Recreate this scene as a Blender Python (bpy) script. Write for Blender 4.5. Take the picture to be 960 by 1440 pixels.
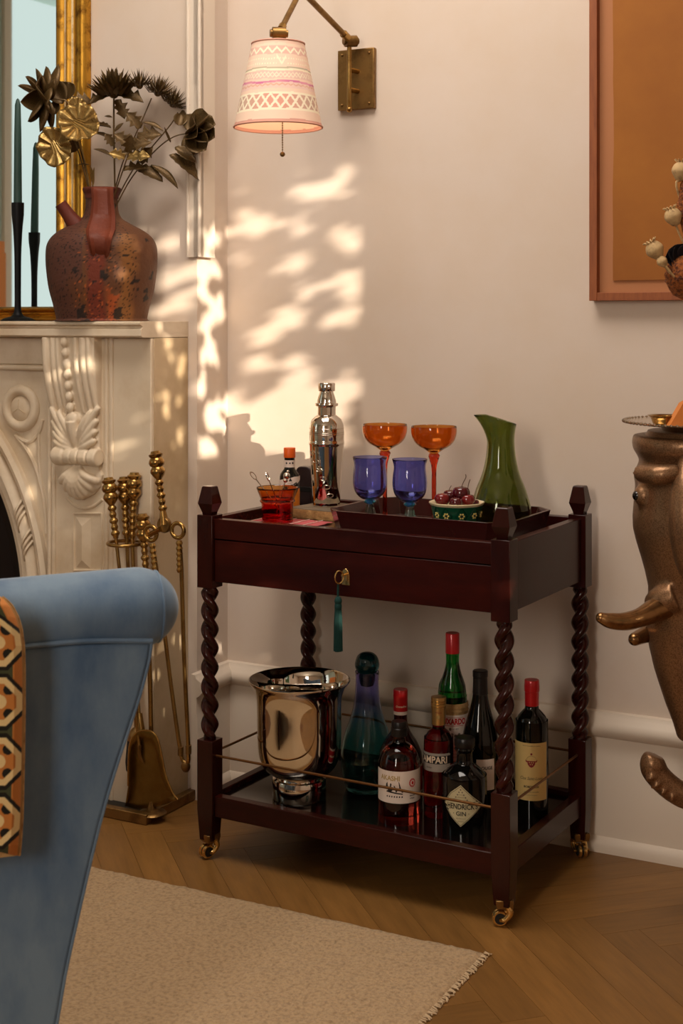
import bpy, bmesh, math, random
from mathutils import Vector, Matrix, noise
random.seed(7)
SC = bpy.context.scene
COL = SC.collection
for o in list(bpy.data.objects): bpy.data.objects.remove(o)
rad = math.radians; sin = math.sin; cos = math.cos; pi = math.pi

# ------------------------------------------------------------- camera
HC, F, CX, HY = 1.14, 2000.0, 480.0, 450.0       # eye height, focal length, principal column, horizon row
cd = bpy.data.cameras.new('camera'); cam = bpy.data.objects.new('camera', cd); COL.objects.link(cam)
cam.location = (0, 0, HC); cam.rotation_euler = (pi/2, 0, 0)
cd.sensor_width = 36; cd.lens = 50; cd.shift_y = -(720-HY)/1440; cd.clip_start = .02
cd.dof.use_dof = True; cd.dof.focus_distance = 2.95; cd.dof.aperture_fstop = 9
SC.camera = cam

# wall frame: s runs along the main wall to the right, p out of it into the room
WA = rad(28.2)
C0 = Vector((-0.282, 3.525, 0)); W = Vector((cos(WA), -sin(WA), 0)); N = Vector((-sin(WA), -cos(WA), 0))
def WF(s, p, z): return C0 + W*s + N*p + Vector((0, 0, z))
def SP(x, p):                                    # s where the sight line of column x meets the plane p
    q = (x-CX)/F; O = C0 + N*p
    return (q*O.y - O.x)/(W.x - q*W.y)
def ZY(y, Y): return HC - (y-HY)*Y/F
def SZ(x, y, p):
    s = SP(x, p); return s, ZY(y, WF(s, p, 0).y)
def PT(x, y, p):
    s, z = SZ(x, y, p); return WF(s, p, z)
def AT(x, y, Y): return Vector(((x-CX)/F*Y, Y, ZY(y, Y)))
# cart frame
CA = rad(30.1); K0 = Vector((-0.2792, 3.018, 0)); KU = Vector((cos(CA), -sin(CA), 0)); KV = Vector((sin(CA), cos(CA), 0))
def UV(u, v, z=0): return K0 + KU*u + KV*v + Vector((0, 0, z))
def UX(x, v):
    q = (x-CX)/F; O = K0 + KV*v
    return (q*O.y - O.x)/(KU.x - q*KU.y)

# ------------------------------------------------------------- light, world, exposure
def lin(c):
    return tuple(((v/255)/12.92 if v/255 <= .04045 else ((v/255+.055)/1.055)**2.4) for v in c[:3])
wd = bpy.data.worlds.new('sky'); SC.world = wd; wd.use_nodes = True
bg = wd.node_tree.nodes['Background']; bg.inputs[0].default_value = (.80, .88, .86, 1); bg.inputs[1].default_value = .8
SUN = (W*.349 + N*.178 + Vector((0, 0, .096))).normalized()
sl = bpy.data.lights.new('sun', 'SUN'); sl.energy = 6.8; sl.color = (1, .86, .68); sl.angle = rad(.3)
so = bpy.data.objects.new('sun', sl); COL.objects.link(so); so.rotation_euler = SUN.to_track_quat('Z', 'Y').to_euler()
so.location = WF(6, 4, 3)
def area(name, loc, to, sx, sy, power, col):
    l = bpy.data.lights.new(name, 'AREA'); l.shape = 'RECTANGLE'; l.size = sx; l.size_y = sy; l.energy = power; l.color = col
    o = bpy.data.objects.new(name, l); COL.objects.link(o); o.location = loc
    o.rotation_euler = (Vector(loc)-Vector(to)).to_track_quat('Z', 'Y').to_euler(); return o
area('ceiling_light', WF(.55, 1.05, 2.86), WF(.55, 1.05, 0), 1.3, 1.0, 30, (1, .90, .80))
area('front_window_daylight', WF(1.1, 4.82, 1.75), WF(.7, 0, 1.1), .5, 1.7, 36, (1, .90, .78))
area('left_window_daylight', WF(-2.9, 3.72, 1.8), WF(.5, 1.2, .8), .45, 1.6, 22, (1, .96, .9))
SC.view_settings.view_transform = 'Standard'; SC.view_settings.look = 'None'
SC.view_settings.gamma = 1; SC.view_settings.use_curve_mapping = False; SC.view_settings.exposure = 0.32
SC.cycles.max_bounces = 14; SC.cycles.transmission_bounces = 14; SC.cycles.glossy_bounces = 6; SC.cycles.diffuse_bounces = 4
SC.cycles.sample_clamp_indirect = 5; SC.cycles.transparent_max_bounces = 12

# ------------------------------------------------------------- materials
def mat(name, c, rough=.5, metal=0, trans=0, ior=1.45, coat=0, spec=.5, bump=None, var=None, sheen=0, vcol=False, stretch=None, alpha=1, emit=None, sss=0, rand=0):
    m = bpy.data.materials.new(name); m.use_nodes = True; nt = m.node_tree; b = nt.nodes['Principled BSDF']
    L = nt.links.new
    b.inputs['Base Color'].default_value = (*lin(c), 1); b.inputs['Roughness'].default_value = rough
    b.inputs['Metallic'].default_value = metal; b.inputs['Transmission Weight'].default_value = trans
    b.inputs['IOR'].default_value = ior; b.inputs['Coat Weight'].default_value = coat; b.inputs['Coat Roughness'].default_value = .08
    b.inputs['Specular IOR Level'].default_value = spec
    if sheen:
        b.inputs['Sheen Weight'].default_value = sheen; b.inputs['Sheen Roughness'].default_value = .35; b.inputs['Sheen Tint'].default_value = (.75, .85, .95, 1)
    if emit: b.inputs['Emission Color'].default_value = (*lin(emit[:3]), 1); b.inputs['Emission Strength'].default_value = emit[3]
    tc = nt.nodes.new('ShaderNodeTexCoord'); mp = nt.nodes.new('ShaderNodeMapping'); L(tc.outputs['Object'], mp.inputs[0])
    if stretch: mp.inputs['Scale'].default_value = stretch
    col = None
    if vcol:
        a = nt.nodes.new('ShaderNodeVertexColor'); a.layer_name = 'Col'; col = a.outputs[0]; L(col, b.inputs['Base Color'])
    if var:                                        # (scale, other colour, contrast low, contrast high)
        n = nt.nodes.new('ShaderNodeTexNoise'); n.inputs['Scale'].default_value = var[0]; n.inputs['Detail'].default_value = 6
        n.inputs['Roughness'].default_value = .62
        L(mp.outputs[0], n.inputs['Vector'])
        r = nt.nodes.new('ShaderNodeMapRange'); r.inputs[1].default_value = var[2]; r.inputs[2].default_value = var[3]; L(n.outputs[0], r.inputs[0])
        x = nt.nodes.new('ShaderNodeMix'); x.data_type = 'RGBA'; L(r.outputs[0], x.inputs[0])
        if col: L(col, x.inputs[6])
        else: x.inputs[6].default_value = (*lin(c), 1)
        x.inputs[7].default_value = (*lin(var[1]), 1); col = x.outputs[2]; L(col, b.inputs['Base Color'])
    if rand:
        oi = nt.nodes.new('ShaderNodeObjectInfo'); h = nt.nodes.new('ShaderNodeHueSaturation')
        r = nt.nodes.new('ShaderNodeMapRange'); r.inputs[3].default_value = 1-rand; r.inputs[4].default_value = 1+rand; L(oi.outputs['Random'], r.inputs[0])
        L(r.outputs[0], h.inputs['Value'])
        if col: L(col, h.inputs['Color'])
        else: h.inputs['Color'].default_value = (*lin(c), 1)
        L(h.outputs[0], b.inputs['Base Color'])
    if bump:                                       # (scale, strength, distance)
        n = nt.nodes.new('ShaderNodeTexNoise'); n.inputs['Scale'].default_value = bump[0]; n.inputs['Detail'].default_value = 4
        L(mp.outputs[0], n.inputs['Vector'])
        u = nt.nodes.new('ShaderNodeBump'); u.inputs['Strength'].default_value = bump[1]; u.inputs['Distance'].default_value = bump[2] if len(bump) > 2 else .002
        L(n.outputs[0], u.inputs['Height']); L(u.outputs[0], b.inputs['Normal'])
    return m
M = {}
M['wall'] = mat('warm_plaster', (220, 204, 190), .75, bump=(60, .05), var=(3, (216, 197, 178), .4, .7))
M['trim'] = mat('painted_trim', (226, 211, 193), .5)
M['sage'] = mat('pale_sage_wall', (190, 208, 200), .8)
M['ceil'] = mat('ceiling_paint', (225, 215, 200), .8)
M['oak'] = mat('oak_plank', (142, 100, 50), .4, var=(7, (116, 80, 38), .3, .75), stretch=(1, 9, 9), bump=(24, .04, .001), rand=.15)
M['subfloor'] = mat('floor_joint', (110, 72, 38), .6)
M['marble'] = mat('cream_marble', (226, 208, 182), .38, var=(3.2, (196, 170, 134), .5, .72), bump=(25, .04))
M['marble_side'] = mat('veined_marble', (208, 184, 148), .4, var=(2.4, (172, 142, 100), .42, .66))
M['iron'] = mat('black_iron', (22, 22, 24), .5, .6, bump=(80, .1))
M['firebox'] = mat('dark_cast_iron', (34, 27, 24), .5, .5)
M['gilt'] = mat('gilded_wood', (198, 146, 54), .33, .85, var=(26, (112, 72, 24), .52, .68), bump=(60, .12))
M['mirror'] = mat('mirror_glass', (226, 236, 232), .02, 1)
M['candle'] = mat('green_wax', (46, 74, 68), .5, sss=.1)
M['jug'] = mat('glazed_stoneware', (90, 50, 30), .55, vcol=True, spec=.35, bump=(130, .5, .002))
M['bronze_leaf'] = mat('aged_gilt_metal', (104, 80, 44), .45, .45, var=(30, (60, 44, 24), .42, .68))
M['gold_leaf'] = mat('bright_gilt_metal', (164, 136, 82), .36, .8, var=(22, (104, 76, 32), .5, .7))
M['brass'] = mat('polished_brass', (170, 134, 76), .24, .92, var=(18, (120, 76, 28), .5, .72))
M['brass_dark'] = mat('aged_brass', (146, 112, 64), .38, .8, var=(20, (92, 62, 28), .45, .7))
M['brass_scoop'] = mat('dull_brass_sheet', (138, 112, 60), .38, .95, var=(10, (108, 78, 30), .4, .7), bump=(30, .1))
M['steel'] = mat('mirror_chrome', (226, 218, 206), .05, 1)
M['silver'] = mat('silver_plate', (206, 194, 178), .16, 1)
M['mahog'] = mat('dark_mahogany', (60, 17, 10), .26, spec=.22, var=(4, (36, 10, 7), .3, .75), stretch=(1.2, 5, 5))
M['mahog_v'] = mat('dark_mahogany_upright', (54, 16, 10), .22, coat=.2, spec=.24, var=(4, (34, 10, 7), .3, .75), stretch=(5, 5, 1.2))
M['tray'] = mat('dark_red_lacquer', (58, 18, 16), .22, coat=.35)
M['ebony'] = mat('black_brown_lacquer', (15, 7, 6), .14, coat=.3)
M['velvet'] = mat('blue_velvet', (112, 134, 154), .75, sheen=.6, var=(7, (72, 98, 128), .4, .64), bump=(140, .12), stretch=(1, 1, .45))
M['pile'] = mat('wool_rug', (188, 158, 120), .95, var=(130, (140, 112, 80), .46, .74), bump=(200, .8, .004), sheen=.2)
_nt = M['pile'].node_tree; _b = _nt.nodes['Principled BSDF']; _n = _nt.nodes.new('ShaderNodeTexNoise'); _n.inputs['Scale'].default_value = 7; _n.inputs['Detail'].default_value = 3; _n.inputs['Distortion'].default_value = 1.2
_t = _nt.nodes.new('ShaderNodeTexCoord'); _nt.links.new(_t.outputs['Object'], _n.inputs['Vector'])
_s = _nt.nodes.new('ShaderNodeMath'); _s.operation = 'PINGPONG'; _s.inputs[1].default_value = .06; _nt.links.new(_n.outputs[0], _s.inputs[0])   # faded outlines of the worn motif
_r = _nt.nodes.new('ShaderNodeMapRange'); _r.inputs[1].default_value = .0; _r.inputs[2].default_value = .010; _r.inputs[3].default_value = .24; _r.inputs[4].default_value = 0; _nt.links.new(_s.outputs[0], _r.inputs[0])
_x = _nt.nodes.new('ShaderNodeMix'); _x.data_type = 'RGBA'; _nt.links.new(_r.outputs[0], _x.inputs[0]); _nt.links.new(_b.inputs['Base Color'].links[0].from_socket, _x.inputs[6]); _x.inputs[7].default_value = (*lin((128, 102, 72)), 1)
_nt.links.new(_x.outputs[2], _b.inputs['Base Color'])
M['fringe'] = mat('rug_fringe_yarn', (206, 180, 144), .95)
M['textile'] = mat('woven_textile', (200, 150, 90), .9, vcol=True, bump=(300, .3))
M['shade'] = mat('printed_lampshade', (240, 200, 170), .8, vcol=True)
M['shade_trim'] = mat('pink_shade_trim', (214, 158, 138), .8)
M['frame_wood'] = mat('orange_brown_frame', (150, 84, 44), .55, var=(12, (126, 66, 34), .4, .7), stretch=(8, 8, 1))
M['mat_board'] = mat('tan_mount_board', (176, 118, 78), .8)
M['canvas'] = mat('burnt_orange_panel', (166, 104, 34), .75, var=(2.2, (142, 82, 26), .35, .7), bump=(70, .08))
M['eleph'] = mat('bronze_patina', (150, 114, 82), .36, .65, var=(420, (106, 76, 52), .45, .62), bump=(300, .12, .0006))
M['pod'] = mat('dried_seed_pod', (196, 164, 116), .8, var=(60, (140, 110, 74), .5, .7), bump=(60, .2))
M['banksia'] = mat('dried_brown_bloom', (150, 84, 34), .9, var=(160, (80, 40, 22), .45, .6), bump=(200, 1, .004))
M['darkpetal'] = mat('black_petal', (22, 14, 20), .7)
M['orange_card'] = mat('orange_card', (206, 122, 54), .6)
M['white'] = mat('white_paper', (226, 214, 196), .7)
M['cream_paper'] = mat('cream_paper', (222, 190, 122), .7)
M['label_white'] = mat('label_white', (228, 210, 196), .6)
M['label_red'] = mat('label_red', (170, 24, 36), .5)
M['label_silver'] = mat('label_silver', (168, 156, 144), .4)
M['label_straw'] = mat('label_straw', (196, 158, 104), .8, bump=(160, .6), var=(60, (150, 112, 66), .45, .65))
M['label_gin'] = mat('label_gin', (206, 192, 150), .6)
M['ink'] = mat('black_ink', (26, 18, 16), .6)
M['ink_red'] = mat('red_ink', (190, 26, 34), .5)
M['ink_gold'] = mat('gold_ink', (176, 146, 84), .45)
M['ink_grey'] = mat('grey_ink', (120, 106, 90), .6)
M['ink_dkred'] = mat('dark_red_ink', (140, 30, 40), .6)
M['ink_cream'] = mat('cream_ink', (236, 214, 186), .6)
M['red_foil'] = mat('red_foil', (190, 18, 26), .3, .1, coat=.3)
M['gold_foil'] = mat('gold_cap', (208, 170, 108), .28, .9)
M['black_cap'] = mat('black_cap', (20, 16, 16), .35)
M['orange_cap'] = mat('orange_cap', (226, 92, 14), .4)
M['label_orange'] = mat('label_orange', (222, 128, 26), .55)
M['tassel'] = mat('teal_tassel_thread', (10, 58, 54), .8, bump=(400, .4), stretch=(1, 1, .1))
M['napkin'] = mat('pink_cloth', (190, 92, 96), .9, bump=(260, .3))
M['stone'] = mat('grey_stone', (128, 112, 92), .7, var=(14, (92, 80, 62), .4, .7), bump=(60, .4))
M['stone_edge'] = mat('tan_stone_edge', (196, 152, 96), .8, var=(60, (150, 108, 62), .4, .7), bump=(110, .8, .003))
M['flask'] = mat('dark_leather', (44, 24, 24), .4)
M['bowl_green'] = mat('green_glaze', (16, 74, 50), .25, coat=.5)
M['bowl_cream'] = mat('cream_glaze', (226, 208, 166), .3, coat=.4)
M['daisy'] = mat('yellow_glaze_petal', (222, 198, 112), .4)
M['cherry'] = mat('dark_cherry', (72, 8, 18), .12, coat=.6)
M['cherry_red'] = mat('red_cherry', (112, 22, 24), .14, coat=.6)
M['stem'] = mat('cherry_stem', (84, 56, 30), .6)
M['bulb'] = mat('warm_bulb', (255, 236, 206), .4, emit=(255, 220, 180, .25))
M['brass_tusk'] = mat('bronze_tusk', (150, 112, 72), .24, .9, var=(60, (110, 78, 46), .5, .7))
M['brass_bright'] = mat('bright_brass', (224, 186, 118), .2, .95)
M['ivory'] = mat('worn_ivory_highlight', (226, 206, 164), .5, .2, var=(40, (176, 140, 84), .5, .7))  # pale tone for the frame's worn band and its painted highlight
M['leafgreen'] = mat('garden_leaf', (60, 84, 36), .6)
M['rubber'] = mat('black_rubber', (18, 16, 15), .6)
M['slate'] = mat('black_slate', (26, 23, 21), .5)
M['bristle'] = mat('dark_bristle', (40, 30, 22), .9)
def glass(name, c, trans=1, rough=.02): return mat(name, c, rough, trans=trans, ior=1.46)
M['g_amber'] = glass('amber_glass', (232, 156, 72)); M['g_red'] = glass('ruby_glass', (216, 70, 40)); M['g_blue'] = glass('blue_glass', (166, 170, 240))
M['g_clear'] = glass('teal_clear_glass', (150, 216, 204)); M['g_green'] = glass('olive_green_glass', (156, 168, 104)); M['g_jar'] = glass('red_tumbler_glass', (214, 60, 40))
M['g_lux'] = glass('bright_green_bottle', (24, 150, 52)); M['g_campari'] = glass('red_liqueur_bottle', (186, 20, 36)); M['g_akashi'] = glass('amber_whisky_bottle', (140, 46, 34))
M['g_teal'] = glass('teal_glass', (40, 130, 150)); M['ebony_top'] = mat('dark_mahogany_board', (40, 14, 11), .2, coat=.5); M['brass_rod'] = mat('dull_brass_rod', (128, 88, 52), .4, .9)
M['g_dark'] = mat('black_bottle_glass', (14, 14, 12), .06, trans=.25, ior=1.46); M['g_wine'] = mat('dark_wine_bottle_glass', (16, 16, 10), .05, trans=.3, ior=1.46)
M['g_blackred'] = mat('dark_red_bottle_glass', (60, 8, 14), .06, trans=.5, ior=1.46)
M['g_stop'] = mat('dark_teal_glass', (14, 66, 72), .05, trans=.8, ior=1.46)
def ramp_glass(name, cols):                       # glass tinted from base to top
    m = mat(name, cols[0], .03, trans=1, ior=1.46); nt = m.node_tree; L = nt.links.new; b = nt.nodes['Principled BSDF']
    tc = nt.nodes.new('ShaderNodeTexCoord'); sx = nt.nodes.new('ShaderNodeSeparateXYZ'); L(tc.outputs['Generated'], sx.inputs[0])
    r = nt.nodes.new('ShaderNodeValToRGB'); L(sx.outputs[2], r.inputs[0]); e = r.color_ramp.elements
    while len(e) < len(cols): e.new(.5)
    for i, c in enumerate(cols): e[i].position = i/(len(cols)-1); e[i].color = (*lin(c), 1)
    L(r.outputs[0], b.inputs['Base Color']); return m
M['g_decanter'] = ramp_glass('blue_to_teal_glass', [(90, 150, 158), (128, 206, 206), (144, 208, 220), (176, 188, 246), (202, 194, 250)])
M['g_jarmix'] = ramp_glass('red_to_amber_glass', [(190, 24, 30), (200, 30, 34), (214, 70, 40), (226, 146, 70), (236, 176, 96)])

# ------------------------------------------------------------- mesh helpers
class MB:
    def __init__(s): s.v = []; s.f = []; s.c = None
    def add(s, vs, fs):
        b = len(s.v); s.v += [Vector(v) for v in vs]; s.f += [tuple(i+b for i in f) for f in fs]
    def box(s, x0, x1, y0, y1, z0, z1, M4=None):
        vs = [Vector((x, y, z)) for x in (x0, x1) for y in (y0, y1) for z in (z0, z1)]
        if M4: vs = [M4 @ v for v in vs]
        s.add(vs, [(0, 1, 3, 2), (4, 6, 7, 5), (0, 4, 5, 1), (2, 3, 7, 6), (0, 2, 6, 4), (1, 5, 7, 3)]); return s
    def wbox(s, s0, s1, p0, p1, z0, z1): return s.box(s0, s1, -p1, -p0, z0, z1)
    def rings(s, rings, cap0=True, cap1=True, closed=False):
        n = len(rings[0]); b = len(s.v)
        for r in rings: s.v += [Vector(v) for v in r]
        m = len(rings)
        for i in range(m if closed else m-1):
            for j in range(n):
                a, c = b+i*n, b+((i+1) % m)*n
                s.f.append((a+j, a+(j+1) % n, c+(j+1) % n, c+j))
        if not closed:
            if cap0: s.f.append(tuple(b+j for j in range(n))[::-1])
            if cap1: s.f.append(tuple(b+(m-1)*n+j for j in range(n)))
        return s
    def lathe(s, prof, seg=40, sm=0, loc=(0, 0, 0), M4=None, fn=None, sy=1):
        if sm: prof = crom(prof, sm)
        loc = Vector(loc); b = len(s.v); idx = []
        for k, (r, z) in enumerate(prof):
            if r < 1e-6:
                s.v.append(Vector((0, 0, z))); idx.append([len(s.v)-1])
            else:
                row = []
                for j in range(seg):
                    t = 2*pi*j/seg; rr = fn(r, t, z) if fn else r
                    s.v.append(Vector((rr*cos(t), rr*sin(t)*sy, z))); row.append(len(s.v)-1)
                idx.append(row)
        for a, c in zip(idx, idx[1:]):
            if len(a) == 1 and len(c) == 1: continue
            for j in range(seg):
                k = (j+1) % seg
                if len(a) == 1: s.f.append((a[0], c[k], c[j]))
                elif len(c) == 1: s.f.append((a[j], a[k], c[0]))
                else: s.f.append((a[j], a[k], c[k], c[j]))
        for i in range(b, len(s.v)):
            v = s.v[i]
            s.v[i] = (M4 @ v if M4 else v)+loc
        return s
    def tube(s, pts, r, seg=8, sm=0, flat=1, cap=True):
        pts = [Vector(p) for p in pts]
        rs = list(r) if isinstance(r, (list, tuple)) else [r]*len(pts)
        if sm:
            q = crom([(*p, k) for p, k in zip(pts, rs)], sm); pts = [Vector(p[:3]) for p in q]; rs = [p[3] for p in q]
        rings = []; up = None
        for i, p in enumerate(pts):
            t = (pts[min(i+1, len(pts)-1)]-pts[max(i-1, 0)]).normalized()
            if up is None: up = Vector((0, 0, 1)) if abs(t.z) < .9 else Vector((0, 1, 0))
            a = t.cross(up).normalized(); up = a.cross(t).normalized()
            rings.append([p + (a*cos(2*pi*j/seg) + up*sin(2*pi*j/seg)*flat)*rs[i] for j in range(seg)])
        return s.rings(rings, cap, cap)
    def ball(s, c, r, seg=16, n=10, sc=(1, 1, 1), M4=None):
        c = Vector(c); m = Matrix.Diagonal((*sc, 1))
        if M4: m = M4 @ m
        return s.lathe([(max(0, r*sin(pi*i/n)) if 0 < i < n else 0, -r*cos(pi*i/n)) for i in range(n+1)], seg, loc=c, M4=m)
    def prism(s, out, y0, y1):                     # outline in x,z pushed along y
        return s.rings([[(x, y0, z) for x, z in out], [(x, y1, z) for x, z in out]])
    def torus(s, R, r, seg=32, n=8, M4=None, a0=0, a1=2*pi):
        full = abs(a1-a0-2*pi) < 1e-6; m = seg if full else seg+1; rings = []
        for i in range(m):
            a = a0+(a1-a0)*i/seg
            rings.append([Vector(((R+r*cos(2*pi*j/n))*cos(a), (R+r*cos(2*pi*j/n))*sin(a), r*sin(2*pi*j/n))) for j in range(n)])
        if M4: rings = [[M4 @ v for v in q] for q in rings]
        return s.rings(rings, closed=full)
def crom(p, k):
    p = [tuple(q) for q in p]; out = []
    for i in range(len(p)-1):
        a, b, c, d = p[max(i-1, 0)], p[i], p[i+1], p[min(i+2, len(p)-1)]
        for j in range(k):
            t = j/k
            out.append(tuple(.5*((2*y)+(z-x)*t+(2*x-5*y+4*z-w)*t*t+(3*y-x-3*z+w)*t**3) for x, y, z, w in zip(a, b, c, d)))
    out.append(p[-1])
    return [((max(0, q[0]), q[1]) if len(q) == 2 else q) for q in out]
def mesh(name, mb, m, smooth=40):
    me = bpy.data.meshes.new(name); me.from_pydata([tuple(v) for v in mb.v], [], mb.f); me.validate()
    bm = bmesh.new(); bm.from_mesh(me); bmesh.ops.recalc_face_normals(bm, faces=bm.faces); bm.to_mesh(me); bm.free()
    if m: me.materials.append(M[m])
    if smooth:
        me.shade_smooth(); me.set_sharp_from_angle(angle=rad(smooth))
    if mb.c:
        at = me.color_attributes.new('Col', 'FLOAT_COLOR', 'POINT')
        for i, c in enumerate(mb.c): at.data[i].color = (*lin(c), 1)
    return me
def link(name, me, parent=None, loc=(0, 0, 0), rz=0, label=None, bevel=0, mods=None):
    o = bpy.data.objects.new(name, me); COL.objects.link(o); o.location = loc; o.rotation_euler = (0, 0, rz)
    if parent: o.parent = parent
    if label: o['label'] = label
    if bevel:
        b = o.modifiers.new('bevel', 'BEVEL'); b.width = bevel; b.segments = 2; b.limit_method = 'ANGLE'; b.angle_limit = rad(40)
    return o
def obj(name, mb, m, parent=None, loc=(0, 0, 0), rz=0, smooth=40, bevel=0, label=None):
    return link(name, mesh(name, mb, m, smooth), parent, loc, rz, label, bevel)
def tag(o, label, cat, group=None):
    o['label'] = label; o['category'] = cat
    if group: o['group'] = group
    return o
def thing(name, label, cat, loc=(0, 0, 0), rz=0, group=None):
    o = bpy.data.objects.new(name, None); COL.objects.link(o); o.location = loc; o.rotation_euler = (0, 0, rz); o.empty_display_size = .05
    return tag(o, label, cat, group)
def struct(name, mb, m, loc=(0, 0, 0), rz=0, bevel=0):
    o = obj(name, mb, m, None, loc, rz, bevel=bevel); o['kind'] = 'structure'; return o
def dup(root, loc, rz, label=None, group=None):
    r = root.copy(); COL.objects.link(r); r.location = loc; r.rotation_euler = (0, 0, rz)
    if label: r['label'] = label
    if group: r['group'] = group
    for ch in list(root.children):
        c = ch.copy(); COL.objects.link(c); c.parent = r
        for g in ch.children:
            d = g.copy(); COL.objects.link(d); d.parent = c
    return r
def remesh(o, vox, smooth=3):
    m = o.modifiers.new('fuse', 'REMESH'); m.mode = 'VOXEL'; m.voxel_size = vox; m.use_smooth_shade = True
    if smooth: k = o.modifiers.new('soften', 'SMOOTH'); k.iterations = smooth; k.factor = .5
    return o
def text_geo(txt, size, bold=0, shear=0, sx=1):
    cu = bpy.data.curves.new('lettering', 'FONT'); cu.body = txt; cu.size = size; cu.align_x = 'CENTER'; cu.align_y = 'CENTER'
    cu.offset = bold; cu.shear = shear; cu.resolution_u = 3
    o = bpy.data.objects.new('lettering', cu); COL.objects.link(o)
    bpy.context.view_layer.update()
    me = bpy.data.meshes.new_from_object(o.evaluated_get(bpy.context.evaluated_depsgraph_get()))
    vs = [(v.co.x*sx, v.co.y) for v in me.vertices]; fs = [tuple(p.vertices) for p in me.polygons]
    bpy.data.objects.remove(o); bpy.data.curves.remove(cu); bpy.data.meshes.remove(me)
    return vs, fs
def cyl(r, th, z): return Vector((r*sin(th), -r*cos(th), z))
def cyl_text(parent, txt, size, r, th, z, m, bold=0, shear=0, sx=1, name='lettering', rot=0):
    vs, fs = text_geo(txt, size, bold, shear, sx); mb = MB()
    ca, sa = cos(rot), sin(rot); vs = [(x*ca-y*sa, x*sa+y*ca) for x, y in vs]
    mb.add([cyl(r, th+x/r, z+y) for x, y in vs], fs)
    return obj(name, mb, m, parent, smooth=0)
def cyl_poly(parent, pts, r, th, z, m, name='mark'):  # filled outline wrapped on the cylinder
    mb = MB(); c = (sum(p[0] for p in pts)/len(pts), sum(p[1] for p in pts)/len(pts)); n = len(pts); K = 6; vs = [cyl(r, th+c[0]/r, z+c[1])]; fs = []
    for k in range(1, K+1):
        for x, y in pts: vs.append(cyl(r, th+(c[0]+(x-c[0])*k/K)/r, z+c[1]+(y-c[1])*k/K))
    for j in range(n):
        fs.append((0, 1+j, 1+(j+1) % n))
        for k in range(K-1): fs.append((1+k*n+j, 1+(k+1)*n+j, 1+(k+1)*n+(j+1) % n, 1+k*n+(j+1) % n))
    mb.add(vs, fs); return obj(name, mb, m, parent, smooth=60)
def cyl_patch(parent, r, t0, t1, z0, z1, m, name='label', seg=24, tilt=0):
    rings = []; mb = MB(); vs = []; fs = []
    for i in range(seg+1):
        t = t0+(t1-t0)*i/seg; dz = tilt*(i/seg-.5)
        vs += [cyl(r, t, z0+dz), cyl(r, t, z1+dz)]
    for i in range(seg): fs.append((2*i, 2*i+2, 2*i+3, 2*i+1))
    mb.add(vs, fs); return obj(name, mb, m, parent, smooth=60)
def dense(pts, n=6):
    out = []
    for a, b in zip(pts, pts[1:]+pts[:1]):
        for k in range(n): out.append((a[0]+(b[0]-a[0])*k/n, a[1]+(b[1]-a[1])*k/n))
    return out
# ------------------------------------------------------------- room shell (wall frame: local x = s, local y = -p)
S0, S1, P1, ZC = -2.6, 3.2, 4.9, 2.9
R0 = (C0.x, C0.y, 0)
def wbox(name, m, *b, bevel=0): return struct(name, MB().wbox(*b), m, R0, -WA, bevel)
wbox('wall_back', 'wall', 0, S1+.15, -.15, 0, 0, ZC)
wbox('wall_chimney', 'wall', S0-.15, 0, -.15, .135, 0, ZC)
mb = MB()                                          # right wall with its window opening
WP0, WP1, WZ0, WZ1 = 1.435, 2.20, 1.05, 2.45
for b in ((-.15, WP0, 0, ZC), (WP1, P1, 0, ZC), (WP0, WP1, 0, WZ0), (WP0, WP1, WZ1, ZC)): mb.wbox(S1, S1+.15, *b)
struct('wall_right', mb, 'wall', R0, -WA)
LP0, LP1, LZ0, LZ1 = 2.44, 3.30, .95, 2.72
mb = MB()
for b in ((.135, LP0, 0, ZC), (LP1, P1, 0, ZC), (LP0, LP1, 0, LZ0), (LP0, LP1, LZ1, ZC)): mb.wbox(S0-.15, S0, *b)
struct('wall_left', mb, 'sage', R0, -WA)
win = MB()
for b in ((LP0-.05, LP0-.001, LZ0-.05, LZ1+.05), (LP1+.001, LP1+.05, LZ0-.05, LZ1+.05), (LP0-.05, LP1+.05, LZ1+.001, LZ1+.05), (LP0-.05, LP1+.05, LZ0-.05, LZ0-.001)): win.wbox(S0+.001, S0+.02, *b)
struct('window_3', win, 'trim', R0, -WA)
wbox('wall_front', 'wall', S0-.15, S1+.15, P1, P1+.15, 0, ZC)
wbox('ceiling', 'ceil', S0-.15, S1+.15, -.15, P1+.15, ZC, ZC+.12)
floor = wbox('floor', 'subfloor', S0-.15, S1+.15, -.15, P1+.15, -.12, -.008)
win = MB()
for b in ((WP0-.06, WP0-.002, WZ0-.06, WZ1+.06), (WP1, WP1+.06, WZ0-.06, WZ1+.06), (WP0-.06, WP1+.06, WZ1+.001, WZ1+.06), (WP0-.06, WP1+.06, WZ0-.06, WZ0-.001)): win.wbox(S1-.02, S1-.001, *b)
struct('window_1', win, 'trim', R0, -WA)
w2 = MB()
for b in ((.42, .5, .8, 2.7), (1.7, 1.78, .8, 2.7), (.42, 1.78, .8, .88), (.42, 1.78, 2.62, 2.7), (1.08, 1.12, .88, 2.62), (.5, 1.7, 1.73, 1.77)): w2.wbox(b[0], b[1], P1-.03, P1-.001, b[2], b[3])
struct('window_2', w2, 'trim', R0, -WA)
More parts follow.
